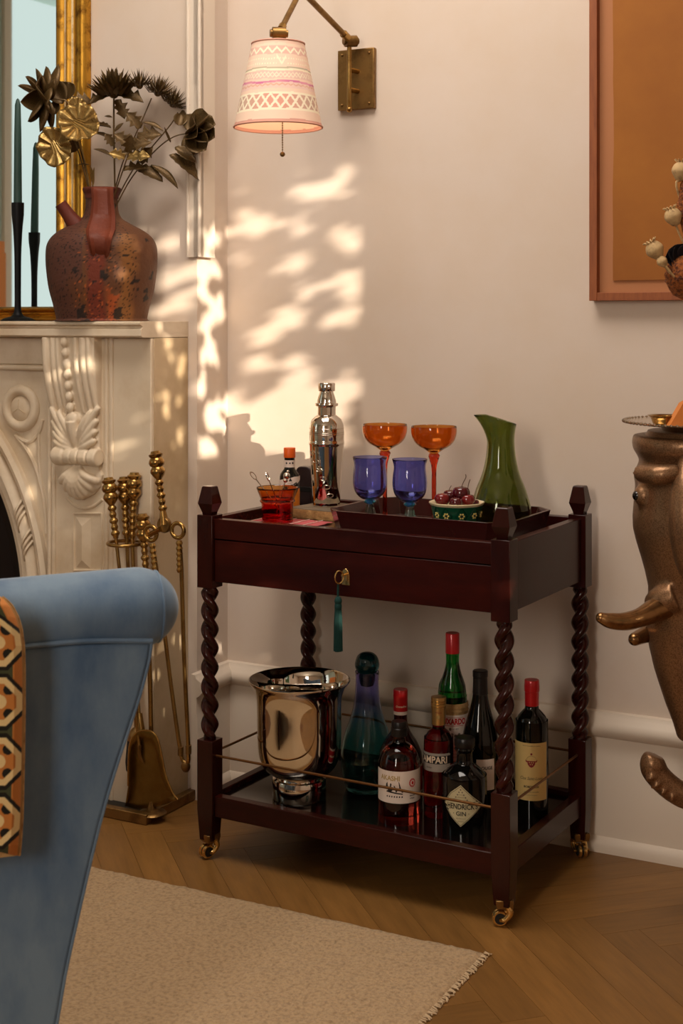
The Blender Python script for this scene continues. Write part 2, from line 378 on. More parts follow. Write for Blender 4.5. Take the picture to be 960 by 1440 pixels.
# skirting profile pushed along the walls
def skirt(name, a, b, along):                     # along: ('s', p) or ('p', s)
    pr = [(0, .0), (.030, .0), (.030, .016), (.026, .026), (.018, .032), (.018, .200), (.015, .207), (.015, .243), (.021, .246), (.031, .256), (.033, .268), (.028, .279), (.014, .287), (.010, .296), (0, .298)]
    mb = MB()
    if along[0] == 's': mb.rings([[(x, -(along[1]+d), z) for d, z in pr] for x in (a, b)])
    else: mb.rings([[(along[1]+d, -y, z) for d, z in pr] for y in (a, b)])
    return struct(name, mb, 'trim', R0, -WA)
skirt('baseboard_back', .0, S1, ('s', 0)); skirt('baseboard_chimney', .0, .16, ('p', 0))
t = MB()                                          # corner casing of the chimney breast, ends above the mantel
z0 = ZY(362, 3.42); s0 = SP(261, .15)
t.wbox(s0, .018, .134, .147, z0, 2.6); t.wbox(-.002, .018, .085, .147, z0, 2.6)
for s in (s0+.004, .014): t.tube([(s, -.146, z0), (s, -.146, 2.6)], .0045, 10)
struct('trim_1', t, 'trim', R0, -WA)
# herringbone oak
pw, pl = .077, .56; ang = rad(16.8)
pm = MB().box(  .0003, pl-.0003, .0003, pw-.0003, -.012, 0); plank = mesh('plank', pm, 'oak', 0)
A = Vector((cos(ang), sin(ang), 0)); B = Vector((-sin(ang), cos(ang), 0)); org = Vector((.460, 2.712, 0)) + A*pl - B*pw; n = 0
for i in range(-34, 35):
    for j in range(-7, 8):
        for k in (0, 1):
            x = i*pw + j*(pl+pw) + k*pl; y = i*pw + j*(pw-pl) + k*(pw-pl)
            c = org - A*(x + (pl/2 if not k else pw/2)) + B*(y + (pw/2 if not k else pl/2))
            q = c-C0; s, p = q.dot(W), q.dot(N)
            if s < -1.3 or s > 2.1 or p < -.14 or c.y < 1.9 or c.x < -1.0 or c.x > 1.15 or n >= 299: continue
            if s < -.3 and p < .28: continue
            o = link('plank', plank); n += 1; o.parent = floor
            wm = Matrix.Translation(org - A*(x if k else x+pl) + B*y) @ Matrix.Rotation(ang+(pi/2 if k else 0), 4, 'Z')
            o.matrix_parent_inverse = Matrix.Identity(4)
            o.matrix_basis = (Matrix.Translation(R0) @ Matrix.Rotation(-WA, 4, 'Z')).inverted() @ wm
# fixed plain boards past the laid field, just under its level
bd = MB()
for b in ((S0, S1, 1.6, P1),): bd.wbox(*b, -.008, -.004)
o = obj('rough_board_field', bd, 'oak', floor); 

# ------------------------------------------------------------- shrub outside the window that dapples the sun
GAPS = [(423, 270, 23, 12, -20), (356, 318, 34, 16, -22), (421, 316, 22, 15, 0), (483, 337, 29, 19, 0), (412, 366, 24, 14, -25), (338, 362, 18, 9, -15),
        (492, 432, 21, 33, 8), (470, 456, 26, 11, -10), (405, 446, 31, 17, -18), (428, 407, 20, 12, -10), (366, 514, 19, 11, -22), (416, 509, 22, 14, -5),
        (412, 560, 46, 30, -10), (490, 553, 20, 36, 5), (377, 602, 60, 34, -8), (338, 567, 20, 20, 0), (494, 240, 16, 9, -30), (476, 272, 18, 7, -25), (472, 396, 18, 7, -15),
        (352, 475, 10, 9, 0), (455, 610, 40, 30, 0), (420, 640, 50, 18, 0), (492, 395, 12, 9, -30),
        (294, 337, 11, 16, 20), (281, 378, 9, 14, 0), (299, 382, 8, 12, 10), (304, 430, 9, 17, 15), (290, 455, 12, 13, 0), (293, 497, 11, 17, 10), (277, 545, 9, 18, 0), (298, 585, 11, 20, 0), (291, 630, 9, 14, 0), (285, 410, 8, 9, 0),
        (243, 345, 26, 14, -25), (245, 388, 30, 11, -22), (236, 430, 32, 12, -22), (186, 507, 12, 14, 0), (178, 590, 9, 24, 10), (240, 520, 20, 14, -20), (238, 620, 18, 10, -20)]
def sun_hit(c):                                   # where a ray through c lands on the walls, as column and row
    q = c-C0; s, p, z = q.dot(W), q.dot(N), q.z; a, b, g = .349, .178, .096
    k = p/b; s2 = s-a*k
    if s2 < 0:
        k = s/a
        if p-b*k > .135: k = (p-.135)/b
    h = c - (W*a+N*b+Vector((0, 0, g)))*k
    return CX+F*h.x/h.y, HY+F*(HC-h.z)/h.y
lv = MB(); rr = random.Random(3); n = 0
for _ in range(14000):
    c = WF(4.15+rr.uniform(-.12, .12), rr.uniform(1.75, 3.0), rr.uniform(1.0, 3.1))
    x, y = sun_hit(c); L_ = rr.uniform(.05, .07)
    hit = False
    for gx, gy, rx, ry, a in GAPS:
        a = rad(a); dx, dy = x-gx, y-gy; u = dx*cos(a)+dy*sin(a); v = -dx*sin(a)+dy*cos(a)
        if (u/(rx+5.5))**2+(v/(ry+5.5))**2 < 1: hit = True; break
    if hit: continue
    d = Vector((rr.gauss(0, 1), rr.gauss(0, 1), rr.gauss(0, 1))).normalized(); nn = (SUN+Vector((rr.gauss(0, .3), rr.gauss(0, .3), rr.gauss(0, .3)))).normalized()
    d = (d-nn*d.dot(nn)).normalized(); e = nn.cross(d)
    lv.add([c-d*L_*.5, c-d*L_*.1+e*L_*.22, c+d*L_*.5, c-d*L_*.1-e*L_*.22], [(0, 1, 2, 3)])
for k in range(9): lv.tube([WF(4.15, 1.8+.14*k, .0), WF(4.17, 1.8+.14*k+rr.uniform(-.03, .03), 1.02)], .008, 6)
o = obj('garden_shrub', lv, 'leafgreen', smooth=0); o['kind'] = 'stuff'; tag(o, 'dense green garden shrub outside the right hand window', 'shrub')

# ------------------------------------------------------------- fireplace: marble chimneypiece
PMF, PSH, SE = .286, .330, -.025
mt = thing('fireplace_mantel', 'carved cream marble fireplace mantel with scroll corbel and arched opening', 'mantel', R0, -WA)
zt = 1.137
sh = MB(); pr = [(.135, 1.099), (.318, 1.099), (.326, 1.103), (.326, 1.119), (.319, 1.122), (.319, 1.125), (.330, 1.129), (.330, 1.135), (.327, zt), (.135, zt)]
sh.rings([[(s, -p, z) for p, z in pr] for s in (-2.05, SE)]); obj('mantel_shelf', sh, 'marble', mt, bevel=.001)
sL = SP(72, PMF)
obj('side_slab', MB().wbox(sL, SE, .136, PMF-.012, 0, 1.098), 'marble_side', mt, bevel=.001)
sR = SP(213, PMF)
obj('pilaster', MB().wbox(sL, SE-.0, PMF-.012, PMF, 0, 1.098), 'marble', mt, bevel=.003)
b = MB()
for x in (70, 76): b.tube([(SP(x, PMF), -PMF, .0), (SP(x, PMF), -PMF, 1.098)], .006, 10)
obj('bead_strip', b, 'marble', mt); b = MB()
for x in (150, 157): b.tube([(SP(x, PMF), -PMF, .0), (SP(x, PMF), -PMF, 1.098)], .0055, 10)
obj('bead_strip', b, 'marble', mt)
PS = .262                                          # spandrel ground
obj('frieze', MB().wbox(-2.0, sL, .136, PS+.012, SZ(0, 512, PS)[1], 1.098), 'marble', mt, bevel=.004)
obj('frieze_moulding', MB().tube([(-2.0, -PS-.012, SZ(10, 516, PS)[1]), (sL, -PS-.012, SZ(10, 516, PS)[1])], .007, 10), 'marble', mt)
# arch through three points seen on its outer edge
a, b_, c_ = SZ(0, 602, PS), SZ(40, 680, PS), SZ(69, 800, PS)
def circ(a, b, c):
    d = 2*(a[0]*(b[1]-c[1])+b[0]*(c[1]-a[1])+c[0]*(a[1]-b[1])); q = [p[0]**2+p[1]**2 for p in (a, b, c)]
    return ((q[0]*(b[1]-c[1])+q[1]*(c[1]-a[1])+q[2]*(a[1]-b[1]))/d, (q[0]*(c[0]-b[0])+q[1]*(a[0]-c[0])+q[2]*(b[0]-a[0]))/d)
ac = circ(a, b_, c_); aR = math.dist(ac, a)
def arch(name, prof, m, a0=-4, a1=90):             # prof: (inset from the outer radius, p)
    mb = MB(); mb.rings([[(ac[0]+(aR-d)*cos(rad(t)), -p, ac[1]+(aR-d)*sin(rad(t))) for d, p in prof] for t in [a0+(a1-a0)*i/60 for i in range(61)]])
    return obj(name, mb, m, mt)
arch('arch_band', [(0, .2), (0, PS+.014), (.010, PS+.022), (.022, PS+.016), (.026, PS+.006), (.030, .2)], 'marble')
arch('arch_roll', [(.030, .2), (.030, PS+.008), (.038, PS+.020), (.050, PS+.024), (.058, PS+.014), (.062, .2)], 'marble')
arch('arch_reveal', [(.062, .16), (.062, PS+.004), (.076, PS+.01), (.09, PS+.004), (.115, PS-.05), (.125, .16)], 'marble')
rb = MB()
# carved ribbon wraps on the roll
for t0 in (10.5, 17.5, 40, 47, 66, 73):
    for k in range(3):
        pts = []
        for i in range(9):
            f = i/8; d = .026+.036*f; tt = rad(t0+k*1.3+4.2*(1-f)); p = PS+.012+.015*sin(pi*f)
            pts.append((ac[0]+(aR-d)*cos(tt), -p, ac[1]+(aR-d)*sin(tt)))
        rb.tube(pts, .0035, 6)
o = obj('carved_ribbon', rb, 'marble', mt); o['kind'] = 'stuff'
# spandrel ground: sheet between arch, frieze and pilaster
sp = MB(); zf = SZ(0, 512, PS)[1]
col = []
for i in range(61):
    t = rad(-4+94*i/60); r0 = aR-.01; x, z = ac[0]+r0*cos(t), ac[1]+r0*sin(t)
    k = min((sL-ac[0])/max(cos(t), 1e-3), (zf+.004-ac[1])/max(sin(t), 1e-3))
    k = max(k, r0+.001); col.append(((x, -PS, z), (ac[0]+k*cos(t), -PS, ac[1]+k*sin(t))))
sp.rings([[Vector(a), Vector(b)] for a, b in col], False, False)
sp.wbox(sL-.001, sL, .2, PS, 0, 1.0)
obj('spandrel', sp, 'marble', mt)
cs, cz = SZ(30, 574, PS); MX = Matrix.Translation((cs, -PS, cz)) @ Matrix.Rotation(pi/2, 4, 'X')
ro = MB().lathe([(.058, -.003), (.058, .004), (.052, .011), (.042, .013), (.034, .008), (.031, .001)], 40, 3, M4=MX)
ro.lathe([(.033, .0), (.029, .005), (.020, .009), (.010, .011), (0, .0115)], 40, 3, M4=MX); obj('rosette', ro, 'marble', mt)
g = MB()
for k in range(3):
    t = pi/2+k*2*pi/3; g.tube([MX @ Vector((.002*cos(t), .002*sin(t), .0117)), MX @ Vector((.022*cos(t), .022*sin(t), .0098))], .0011, 6)
o = obj('rosette_groove', g, 'marble_side', mt); o['kind'] = 'stuff'
tri = [SZ(x, y, PS) for x, y in ((27, 620), (52, 633), (50, 668), (62, 712))]
tp = MB().tube([(s, -PS, z) for s, z in (SZ(22, 612, PS), SZ(38, 632, PS), SZ(51, 658, PS), SZ(62, 700, PS), SZ(66, 750, PS))], .006, 8, 3)
tp.tube([(s, -PS, z) for s, z in (SZ(22, 612, PS), SZ(40, 622, PS), SZ(55, 608, PS), SZ(60, 590, PS))], .006, 8, 3)
tp.tube([(s, -PS, z) for s, z in (SZ(55, 608, PS), SZ(56, 660, PS), SZ(64, 720, PS))], .005, 8, 3); obj('spandrel_border', tp, 'marble', mt)
# corbel, fused into one carved block
def CP(x, y, d): s, z = SZ(x, y, PMF); return (s, -(PMF+d), z)
co = MB()
for dx, r in ((79.5, .0105), (89, .0075), (96, .0065), (121, .0085), (131, .0095), (139, .0080)):
    co.tube([CP(dx-3, 474, .030), CP(dx-2.5, 505, .030), CP(dx-1.5, 535, .024), CP(dx+.5, 560, .016), CP(dx+2, 580, .010)], [r*1.05, r, r, r, r*.8], 10, 4)
bk = [(-.005, 1.1), (.034, 1.1), (.033, SZ(100, 505, PMF)[1]), (.024, SZ(100, 545, PMF)[1]), (.012, SZ(100, 585, PMF)[1]), (.012, SZ(100, 640, PMF)[1]), (.016, SZ(100, 655, PMF)[1]), (-.005, SZ(100, 690, PMF)[1])]
sa, sb = SP(80, PMF), SP(143, PMF)
co.rings([[(s, -(PMF+d-.004), z) for d, z in bk] for s in (sa, sb)])
for k in range(7): co.ball(CP(103.5+k*.45, 481+15.2*k, .034-.0022*k), .0115, 12, 8, (.92, .8, 1.12))
def plate(pts, d): co.rings([[V_(CP(x, y, -.005)) for x, y in pts], [V_(CP(x, y, d*.7)) for x, y in pts], [V_(CP(111+(x-111)*.85, 0 or y, d)) for x, y in pts]])
V_ = Vector
plate([(80, 578), (90, 580), (100, 584), (111, 580), (122, 584), (132, 580), (142, 577), (143, 600), (142, 630), (114, 634), (87, 630), (83, 602)], .013)
plate([(92, 655), (140, 655), (146, 668), (143, 684), (134, 695), (119, 702), (104, 697), (93, 686), (88, 669)], .011)
co.ball(CP(108.5, 589, .017), .0175, 16, 10, (1.1, .75, 1.0)); co.tube([CP(109, 592, .020), CP(110.5, 612, .018), CP(112, 632, .012)], [.016, .012, .006], 12, 3)
for xc, sg in ((112, -1), (112, 1)):
    for (tx_, ty_), (mx, my) in zip(((31, 576), (21, 581), (29, 593), (27.5, 607), (26, 620)), ((15, 604), (10, 602), (15, 614), (14, 621), (13, 628))):
        co.tube([CP(xc+sg*2, 631, .008), CP(xc+sg*mx, my, .021), CP(xc+sg*tx_, ty_, .020), CP(xc+sg*(tx_+2), ty_-1, .013)], [.004, .0088, .0072, .004], 10, 4)
        for q in (.45, .7, .9):
            bx, by = xc+sg*(mx+(tx_-mx)*q), my+(ty_-my)*q; co.tube([CP(bx, by, .022), CP(bx+sg*2.5, by+3.5, .017)], [.004, .0022], 6)
RY = Matrix.Rotation(pi/2, 4, 'Y'); s0, s1 = SP(84, PMF), SP(146, PMF); zz = SZ(113, 641, PMF)[1]; w_ = s1-s0
co.lathe([(0, 0), (.020, .001), (.0225, .006), (.0215, w_*.22), (.016, w_*.27), (.019, w_*.3), (.0195, w_*.4), (.015, w_*.43), (.0185, w_*.45), (.0185, w_*.56), (.015, w_*.58), (.0195, w_*.62), (.0195, w_*.76), (.016, w_*.79), (.021, w_*.83), (.0215, w_*.99), (.018, w_), (0, w_)], 24, 0, loc=(s0, -(PMF+.018), zz), M4=RY)
for k in range(8):
    f = k/7; x = 92+f*48; yb = 668+31*math.sin(pi*(.08+.84*f))**.8
    co.tube([CP(110+f*7, 655, .012), CP((112+x)/2, (655+yb)/2, .024), CP(x, yb-3, .014), CP(x, yb, .004)], [.005, .0095, .0095, .005], 10, 4)
remesh(obj('corbel', co, 'marble', mt), .0021, 2)
cr = MB().tube([CP(94, 700, 0), CP(105, 711, 0), CP(119, 715, 0), CP(133, 711, 0), CP(144, 702, 0)], .004, 8, 4)
obj('crescent_moulding', cr, 'marble', mt)
pn = MB(); q = [CP(x, y, .0) for x, y in ((104, 722), (143, 722), (143, 802), (104, 802))]
for i in range(4): pn.tube([q[i], q[(i+1) % 4]], .0035, 8)
obj('panel_border', pn, 'marble', mt)
pd = MB(); s0, z0 = SZ(107, 727, PMF); s1, z1 = SZ(128, 800, PMF)
pd.add([(s0, -PMF, z0), (s1, -PMF, z0), (s1, -PMF, z1), (s0, -PMF, z1), ((s0+s1)/2, -PMF-.007, z0-.02), ((s0+s1)/2, -PMF-.007, z1+.02)], [(0, 1, 4), (1, 2, 5, 4), (2, 3, 5), (3, 0, 4, 5)])
obj('raised_panel', pd, 'marble', mt, smooth=0)
# iron arch insert inside the opening
fi = thing('fireplace_insert', 'dark cast iron arched insert inside the marble fireplace opening', 'fireplace', R0, -WA)
mb = MB(); Ri = aR-.118
mb.rings([[(ac[0]+(Ri-d)*cos(rad(t)), -p, ac[1]+(Ri-d)*sin(rad(t))) for d, p in [(0, .17), (0, .205), (.012, .213), (.02, .205), (.05, .20), (.06, .17)]] for t in [-4+94*i/50 for i in range(51)]])
obj('arch_frame', mb, 'firebox', fi); obj('back_plate', MB().wbox(-1.4, sL-.02, .14, .165, 0, 1.0), 'firebox', fi)

# ------------------------------------------------------------- mirror on the mantel
mr = thing('gilt_mirror', 'tall gilded wood framed mirror standing on the marble mantel', 'mirror', R0, -WA)
mp = .137; fR = SP(118, .165); fL = SP(73, .165); fw = fR-fL; zb = zt+.001
fp = [(0, .0), (0, .020), (.006, .026), (.014, .029), (.024, .026), (.030, .018), (.036, .019), (.041, .027), (.048, .029), (.052, .022), (.058, .016), (.066, .024), (.076, .026), (.084, .018), (fw, .010), (fw, .0)]
def fprof(q, f): return f([(d/ .088*fw if d <= .084 else fw, h) for d, h in q])
W2, Htop = 1.15, 1.3
obj('frame_side', MB().rings([[(fR-d, -(mp+h), z) for d, h in [(d/.088*fw if d < fw else fw, h) for d, h in fp]] for z in (zb, zb+Htop)]), 'gilt', mr, smooth=50)
obj('frame_side', MB().rings([[(fR-W2+d, -(mp+h), z) for d, h in [(d/.088*fw if d < fw else fw, h) for d, h in fp]] for z in (zb, zb+Htop)]), 'gilt', mr, smooth=50)
fb = .036/.088
obj('frame_bottom', MB().rings([[(s, -(mp+h), zb+d*fb/fw*.088) for d, h in [(d/.088*fw if d < fw else fw, h) for d, h in fp]] for s in (fR-.0, fR-W2)]), 'gilt', mr, smooth=50)
obj('mirror_pane', MB().wbox(fR-W2+.02, fR-.02, mp+.003, mp+.006, zb+.01, zb+Htop), 'mirror', mr)
for d in (.0375, .0595):
    dd_ = d/.088*fw; obj('worn_highlight_line', MB().tube([(fR-dd_, -(mp+.0195 if d < .05 else mp+.0165), zb+.03), (fR-dd_, -(mp+.0195 if d < .05 else mp+.0165), zb+Htop)], .0034 if d < .05 else .0022, 8), 'ivory', mr, label='pale ivory line of wear and painted highlight in the gilded frame')  # wide line is a worn whitish band, thin line a highlight put in as colour
# candlesticks
def candlestick(x, p, hc, hcand, lean, lab, lab2):
    s = SP(x, p); L0 = WF(s, p, zt+.0005)
    k = thing('candlestick', lab, 'candlestick', L0)
    obj('base', MB().lathe([(0, 0), (.039, 0), (.040, .003), (.030, .008), (.016, .012), (.009, .024), (.0078, .05)], 32, 3), 'iron', k)
    obj('stem', MB().lathe([(.0078, .048), (.0080, .10), (.0085, hc*.55), (.0105, hc*.72), (.0125, hc*.82)], 20, 3), 'iron', k)
    obj('candle_cup', MB().lathe([(.0120, hc*.80), (.0150, hc*.9), (.0155, hc), (.0115, hc), (.0112, hc-.03), (0, hc-.03)], 24), 'iron', k)
    c = obj('taper_candle', MB().lathe([(0, 0), (.0105, 0), (.0102, .05), (.0088, hcand*.7), (.0072, hcand*.94), (.004, hcand*.985), (0, hcand)], 20), 'candle', None, L0+Vector((0, 0, hc-.0295)))
    c.rotation_euler = (0, lean, 0); tag(c, lab2, 'candle')
    return k
candlestick(25, .255, .292, .288, 0, 'tall slim black iron candlestick on the mantel before the mirror', 'dark green taper candle in the tall candlestick at left')
candlestick(-40, .262, .235, .27, rad(2.5), 'short black iron candlestick at mantel edge, seen reflected in mirror', 'dark green taper in the shorter candlestick, seen in the mirror reflection')
# orange cabinet across the room, seen only in the mirror
cb = thing('tall_cabinet', 'terracotta orange cabinet across the room, seen in the mirror', 'cabinet', WF(S0+.24, 1.395, 0), -WA)
obj('carcass', MB().box(-.22, .22, -.5, .5, .06, 1.47), 'orange_card', cb, bevel=.004)
for y in (-.25, .25):
    d = obj('door', MB().box(.221, .24, y-.235, y+.235, .12, 1.42), 'orange_card', cb, bevel=.003); obj('knob', MB().ball((.252, y*.25, .8), .013), 'brass', d)
obj('plinth', MB().box(-.2, .2, -.48, .48, 0, .06), 'iron', cb)

# ------------------------------------------------------------- jug
JP = .250; js = SP(143, JP); JL = WF(js, JP, zt+.0005); ppm = F/JL.y
def jr(w): return w/ppm
jug = thing('stoneware_jug', 'speckled brown stoneware jug with red strap handle on the mantel', 'jug', JL)
jp = [(0, 0), (62, 0), (63.5, 4), (67.5, 22), (74, 47), (77.5, 75), (78, 95), (76, 108), (69, 119), (57, 128), (40, 137), (29, 144), (24, 153), (22.5, 168), (23, 180)]
jp = [(jr(a), jr(b)) for a, b in jp]
def jugcol(v):
    t = math.atan2(v.x, -v.y); z = v.z/jr(182); n = noise.fractal(v*22, 1, 2, 4); n2 = noise.noise(v*260); n3 = noise.fractal(v*9+Vector((3, 1, 2)), 1, 2, 3)
    c = Vector((88, 54, 42)) if t < -.25 else Vector((96, 60, 38))
    c = c.lerp(Vector((112, 66, 28)), max(0, min(1, (.35-abs(t+.15+n3*.4))*2.2)) * (1 if z < .7 else .3))
    c = c.lerp(Vector((110, 46, 27)), max(0, min(1, (.26-abs(t-.02+n*.1))*9)) * (1 if z < .62 else 0))
    c = c.lerp(Vector((140, 92, 46)), max(0, min(1, (.24-abs(t-.72+n*.14))*6)) * (1 if z < .66 else 0) * .8)
    c = c.lerp(Vector((150, 72, 34)), max(0, min(1, (.2-abs(t-.42+n*.1))*8)) * (1 if z < .25+.1*n else 0))
    if n2 > .34 and t < .9: c = c.lerp(Vector((28, 20, 18)), .75)
    if n2 < -.46 and -.55 < t < .5 and z < .55: c = c.lerp(Vector((190, 96, 40)), .7)
    if n > .42 and t > -.5: c = c.lerp(Vector((30, 24, 22)), .8)
    return tuple(max(0, min(255, x)) for x in c)
mb = MB().lathe(jp, 220, 12, sy=.80); mb.c = [jugcol(v) for v in mb.v]; obj('body', mb, 'jug', jug)
mb = MB().lathe([(jr(a), jr(b)) for a, b in ((23.6, 172), (24, 178), (26, 182), (27, 186), (24, 187.5), (20, 184), (19, 170), (0, 160))], 48, 3, sy=.85); mb.c = [(92, 42, 30)]*len(mb.v); obj('neck', mb, 'jug', jug)
mb = MB(); hp = [(4, 183, -20), (5, 186, -27), (6, 181, -33), (7, 165, -36), (8, 145, -42), (8, 128, -58), (8, 114, -70), (8, 98, -69), (8, 82, -58)]
rg = []
for i, (x, z, y) in enumerate(crom(hp, 5)):
    w_ = 15 if i < 15 else 15+(i-15)*.45 if i < 26 else 20-(i-26)*.7
    rg.append([Vector((jr(x+w_*a), jr(y*.92+b), jr(z))) for a, b in ((-1, 3), (-1, -2), (-.75, -5.5), (-.45, -2), (0, -3.2), (.45, -2), (.75, -5.5), (1, -2), (1, 3), (0, 4))])
mb.rings(rg); mb.c = [(104, 46, 26)]*len(mb.v); o = obj('strap_handle', mb, 'jug', jug, label='glazed red brown strap handle')
mb = MB().tube([(jr(-30), jr(-10), jr(128)), (jr(-44), jr(-13), jr(148)), (jr(-55), jr(-16), jr(164))], [jr(14), jr(9.5), jr(8.5)], 20, 3); mb.c = [(98, 42, 28)]*len(mb.v); obj('spout', mb, 'jug', jug)
# ------------------------------------------------------------- gilt metal flowers in the jug
def leafmesh(name, kind, m):                       # unit leaf along +Y, facing +Z
    vs, fs = [], []; nu, nv = 10, 6
    if kind in ('pad', 'frill'):
        K = 44; vs = [(0, 0, 0)]
        for r in (.3, .6, .85, 1):
            for j in range(K):
                t = 2*pi*j/K; pl_ = cos(t*11)*.045*r; rr = r*(1+.04*cos(5*t)) if kind == 'pad' else r*(.84+.16*abs(cos(2*t))**.5)
                vs.append((rr*.5*sin(t), .5-rr*.5*cos(t), pl_+.10*r*r))
        for j in range(K): fs.append((0, 1+j, 1+(j+1) % K))
        for q in range(3):
            for j in range(K): a = 1+q*K; fs.append((a+j, a+K+j, a+K+(j+1) % K, a+(j+1) % K))
    else:
        for i in range(nu+1):
            u = i/nu
            if kind == 'petal': w = .30*sin(pi*min(1, u*.93+.05))**.75*(1-.25*u)
            elif kind == 'round': w = .40*sin(pi*min(1, u*.88+.04))**.6
            elif kind == 'spike': w = .10*sin(pi*min(1, u*.95+.04))**.6*(1-.5*u)
            elif kind == 'serrate': w = .26*sin(pi*min(1, u*.96+.02))**.8*(.82+.3*(i % 2))
            elif kind == 'lobed': w = .36*sin(pi*min(1, u*.92+.03))**.7*(.55+.6*(i % 3 == 1)+.2*(i % 3 == 2))
            else: w = .17*sin(pi*min(1, u*.98+.01))**.9
            if i in (0,): w = .02
            if i == nu: w = .004
            for j in range(nv+1):
                v = j/nv*2-1
                cup = {'petal': .9, 'round': .8, 'spike': .5}.get(kind, .5)
                vs.append((v*w, u, (v*v)*w*cup + {'petal': .22, 'round': .2, 'spike': .25}.get(kind, -.18)*u*u))
        for i in range(nu):
            for j in range(nv): a = i*(nv+1)+j; fs.append((a, a+1, a+nv+2, a+nv+1))
    mb = MB(); mb.add(vs, fs); me = mesh(name, mb, m, 60); return me
LM = {}
def leaf(parent, base, d, n, ln, kind, m, wd=1, name='leaf', label=None):
    if (kind, m) not in LM: LM[kind, m] = leafmesh(name, kind, m)
    o = link(name, LM[kind, m], parent, label=label)
    sd = o.modifiers.new('thickness', 'SOLIDIFY'); sd.thickness = .012; sd.offset = 0
    y = Vector(d).normalized(); z = Vector(n); z = (z-y*z.dot(y)).normalized(); x = y.cross(z)
    R = Matrix((x, y, z)).transposed().to_4x4()
    o.matrix_basis = Matrix.Translation(Vector(base)) @ R @ Matrix.Diagonal((ln*wd, ln, ln, 1)); return o
FY = JL.y
def FP(x, y, dy=0): return AT(x, y, FY+dy) - JL   # relative to the jug base
px = FY/F
def flower(lab, pts, r=.0016, m='bronze_leaf'):
    t = thing('metal_flower', lab, 'flower', JL, 0, 'gilt metal flowers in the jug')
    obj('stem', MB().tube([FP(*p) for p in pts], r, 8, 5), m, t); return t
V = Vector
# lotus at far left
f = flower('dark gilt lotus bloom leaning far left out of the jug', [(133, 300, 0), (122, 245, -.01), (106, 185, -.02), (95, 145, -.02), (82, 140, -.02), (62, 137, -.02)])
c = FP(60, 137, -.02)
for k, (dx, dy, dz, ln, kd) in enumerate(((-4, 30, .1, .060, 'petal'), (-10, 24, -.6, .055, 'petal'), (8, 32, -.2, .068, 'petal'), (-18, 14, -.8, .052, 'petal'), (-22, 4, -.5, .050, 'petal'), (-20, -6, -.9, .056, 'petal'), (-16, -20, -.6, .058, 'petal'), (-8, -30, -.3, .066, 'petal'), (2, -34, -.1, .062, 'petal'), (10, 14, -1, .05, 'petal'), (4, -12, -1.2, .05, 'round'), (-6, 6, -1.2, .05, 'round'))):
    leaf(f, c, (dx, dz*20, dy), (1, .35, .1), ln*1.25, kd, 'bronze_leaf', 1.35, 'petal')
leaf(f, FP(88, 146, 0), (-8, 2, 12), (.1, -1, .4), .055, 'round', 'bronze_leaf', 1.2); leaf(f, FP(100, 143, .01), (16, 4, 3), (.2, -.8, .6), .05, 'lobed', 'bronze_leaf', 1.2)
leaf(f, FP(92, 140, .01), (3, 2, 12), (.1, -.6, .8), .042, 'round', 'bronze_leaf', 1.4); leaf(f, FP(78, 142, .0), (-2, 0, -14), (.3, -1, 0), .035, 'petal', 'bronze_leaf', 1.3)
# bright round pads
f = flower('bright gold frilled round leaf above the left of the jug', [(131, 300, -.01), (124, 250, -.02), (114, 205, -.03), (106, 178, -.035)], m='gold_leaf')
leaf(f, FP(84, 160, -.05), (.85, -.1, -.45), (-.05, -1, .35), .105, 'frill', 'gold_leaf', .92, 'frilled_leaf')
leaf(f, FP(120, 160, -.03), (-.8, -.1, .7), (.2, -1, .5), .05, 'frill', 'gold_leaf', .9, 'frilled_leaf')
obj('flower_eye', MB().ball(FP(105, 172, -.044), .005, 10, 8), 'gold_leaf', f)
f = flower('dull gold pleated lily pad leaf tilted at far left below the lotus', [(133, 300, -.01), (118, 240, -.03), (105, 200, -.035), (96, 196, -.04), (78, 203, -.04)])
leaf(f, FP(66, 181, -.035), (.45, -.1, -.9), (-.35, -1, .25), .098, 'pad', 'gold_leaf', .86, 'lily_pad'); leaf(f, FP(100, 215, -.02), (0, 0, 1), (.6, -.8, .1), .03, 'round', 'bronze_leaf', 1.4)
leaf(f, FP(126, 232, -.03), (-.9, 0, .15), (0, -.3, 1), .03, 'oval', 'bronze_leaf')
# chrysanthemum
def mum(f, c, ax, n, ln, kind, seed, open_=1):
    r = random.Random(seed); ax = V(ax).normalized(); u = ax.cross(V((0, 1, .1))).normalized(); v = ax.cross(u); mb = MB()
    for k in range(n):
        a = k*2.39996; h = (k/n)**.6; d = (u*cos(a)+v*sin(a))*(h*1.5*open_)+ax*(1.15-h*.95); d.normalize()
        L_ = ln*(.75+.35*h)*r.uniform(.9, 1.1); sd = d.cross(ax); sd = sd.normalized() if sd.length > .05 else u
        w = ln*(.17 if kind == 'mum' else .06); up = sd.cross(d)
        mid = c+d*L_*.55-up*L_*.05; tip = c+d*L_+ax*L_*.22
        mb.add([c-sd*w*.3, c+sd*w*.3, mid+sd*w+up*w*.5, mid-sd*w+up*w*.5, tip, mid-up*w*.3, c], [(6, 5, 3, 0), (6, 1, 2, 5), (3, 5, 4), (5, 2, 4)])
    mb.ball(c, ln*.22, 10, 8)
    o = obj('petals', mb, 'bronze_leaf', f, smooth=60); o['kind'] = 'stuff'
f = flower('dark metal chrysanthemum with notched leaves upright at centre of the bouquet', [(162, 300, 0), (161, 240, 0), (160, 180, 0), (160, 135, 0)], .0022)
mum(f, FP(160, 131, 0), (-.05, -.35, 1), 72, .060, 'mum', 1, 1.15)
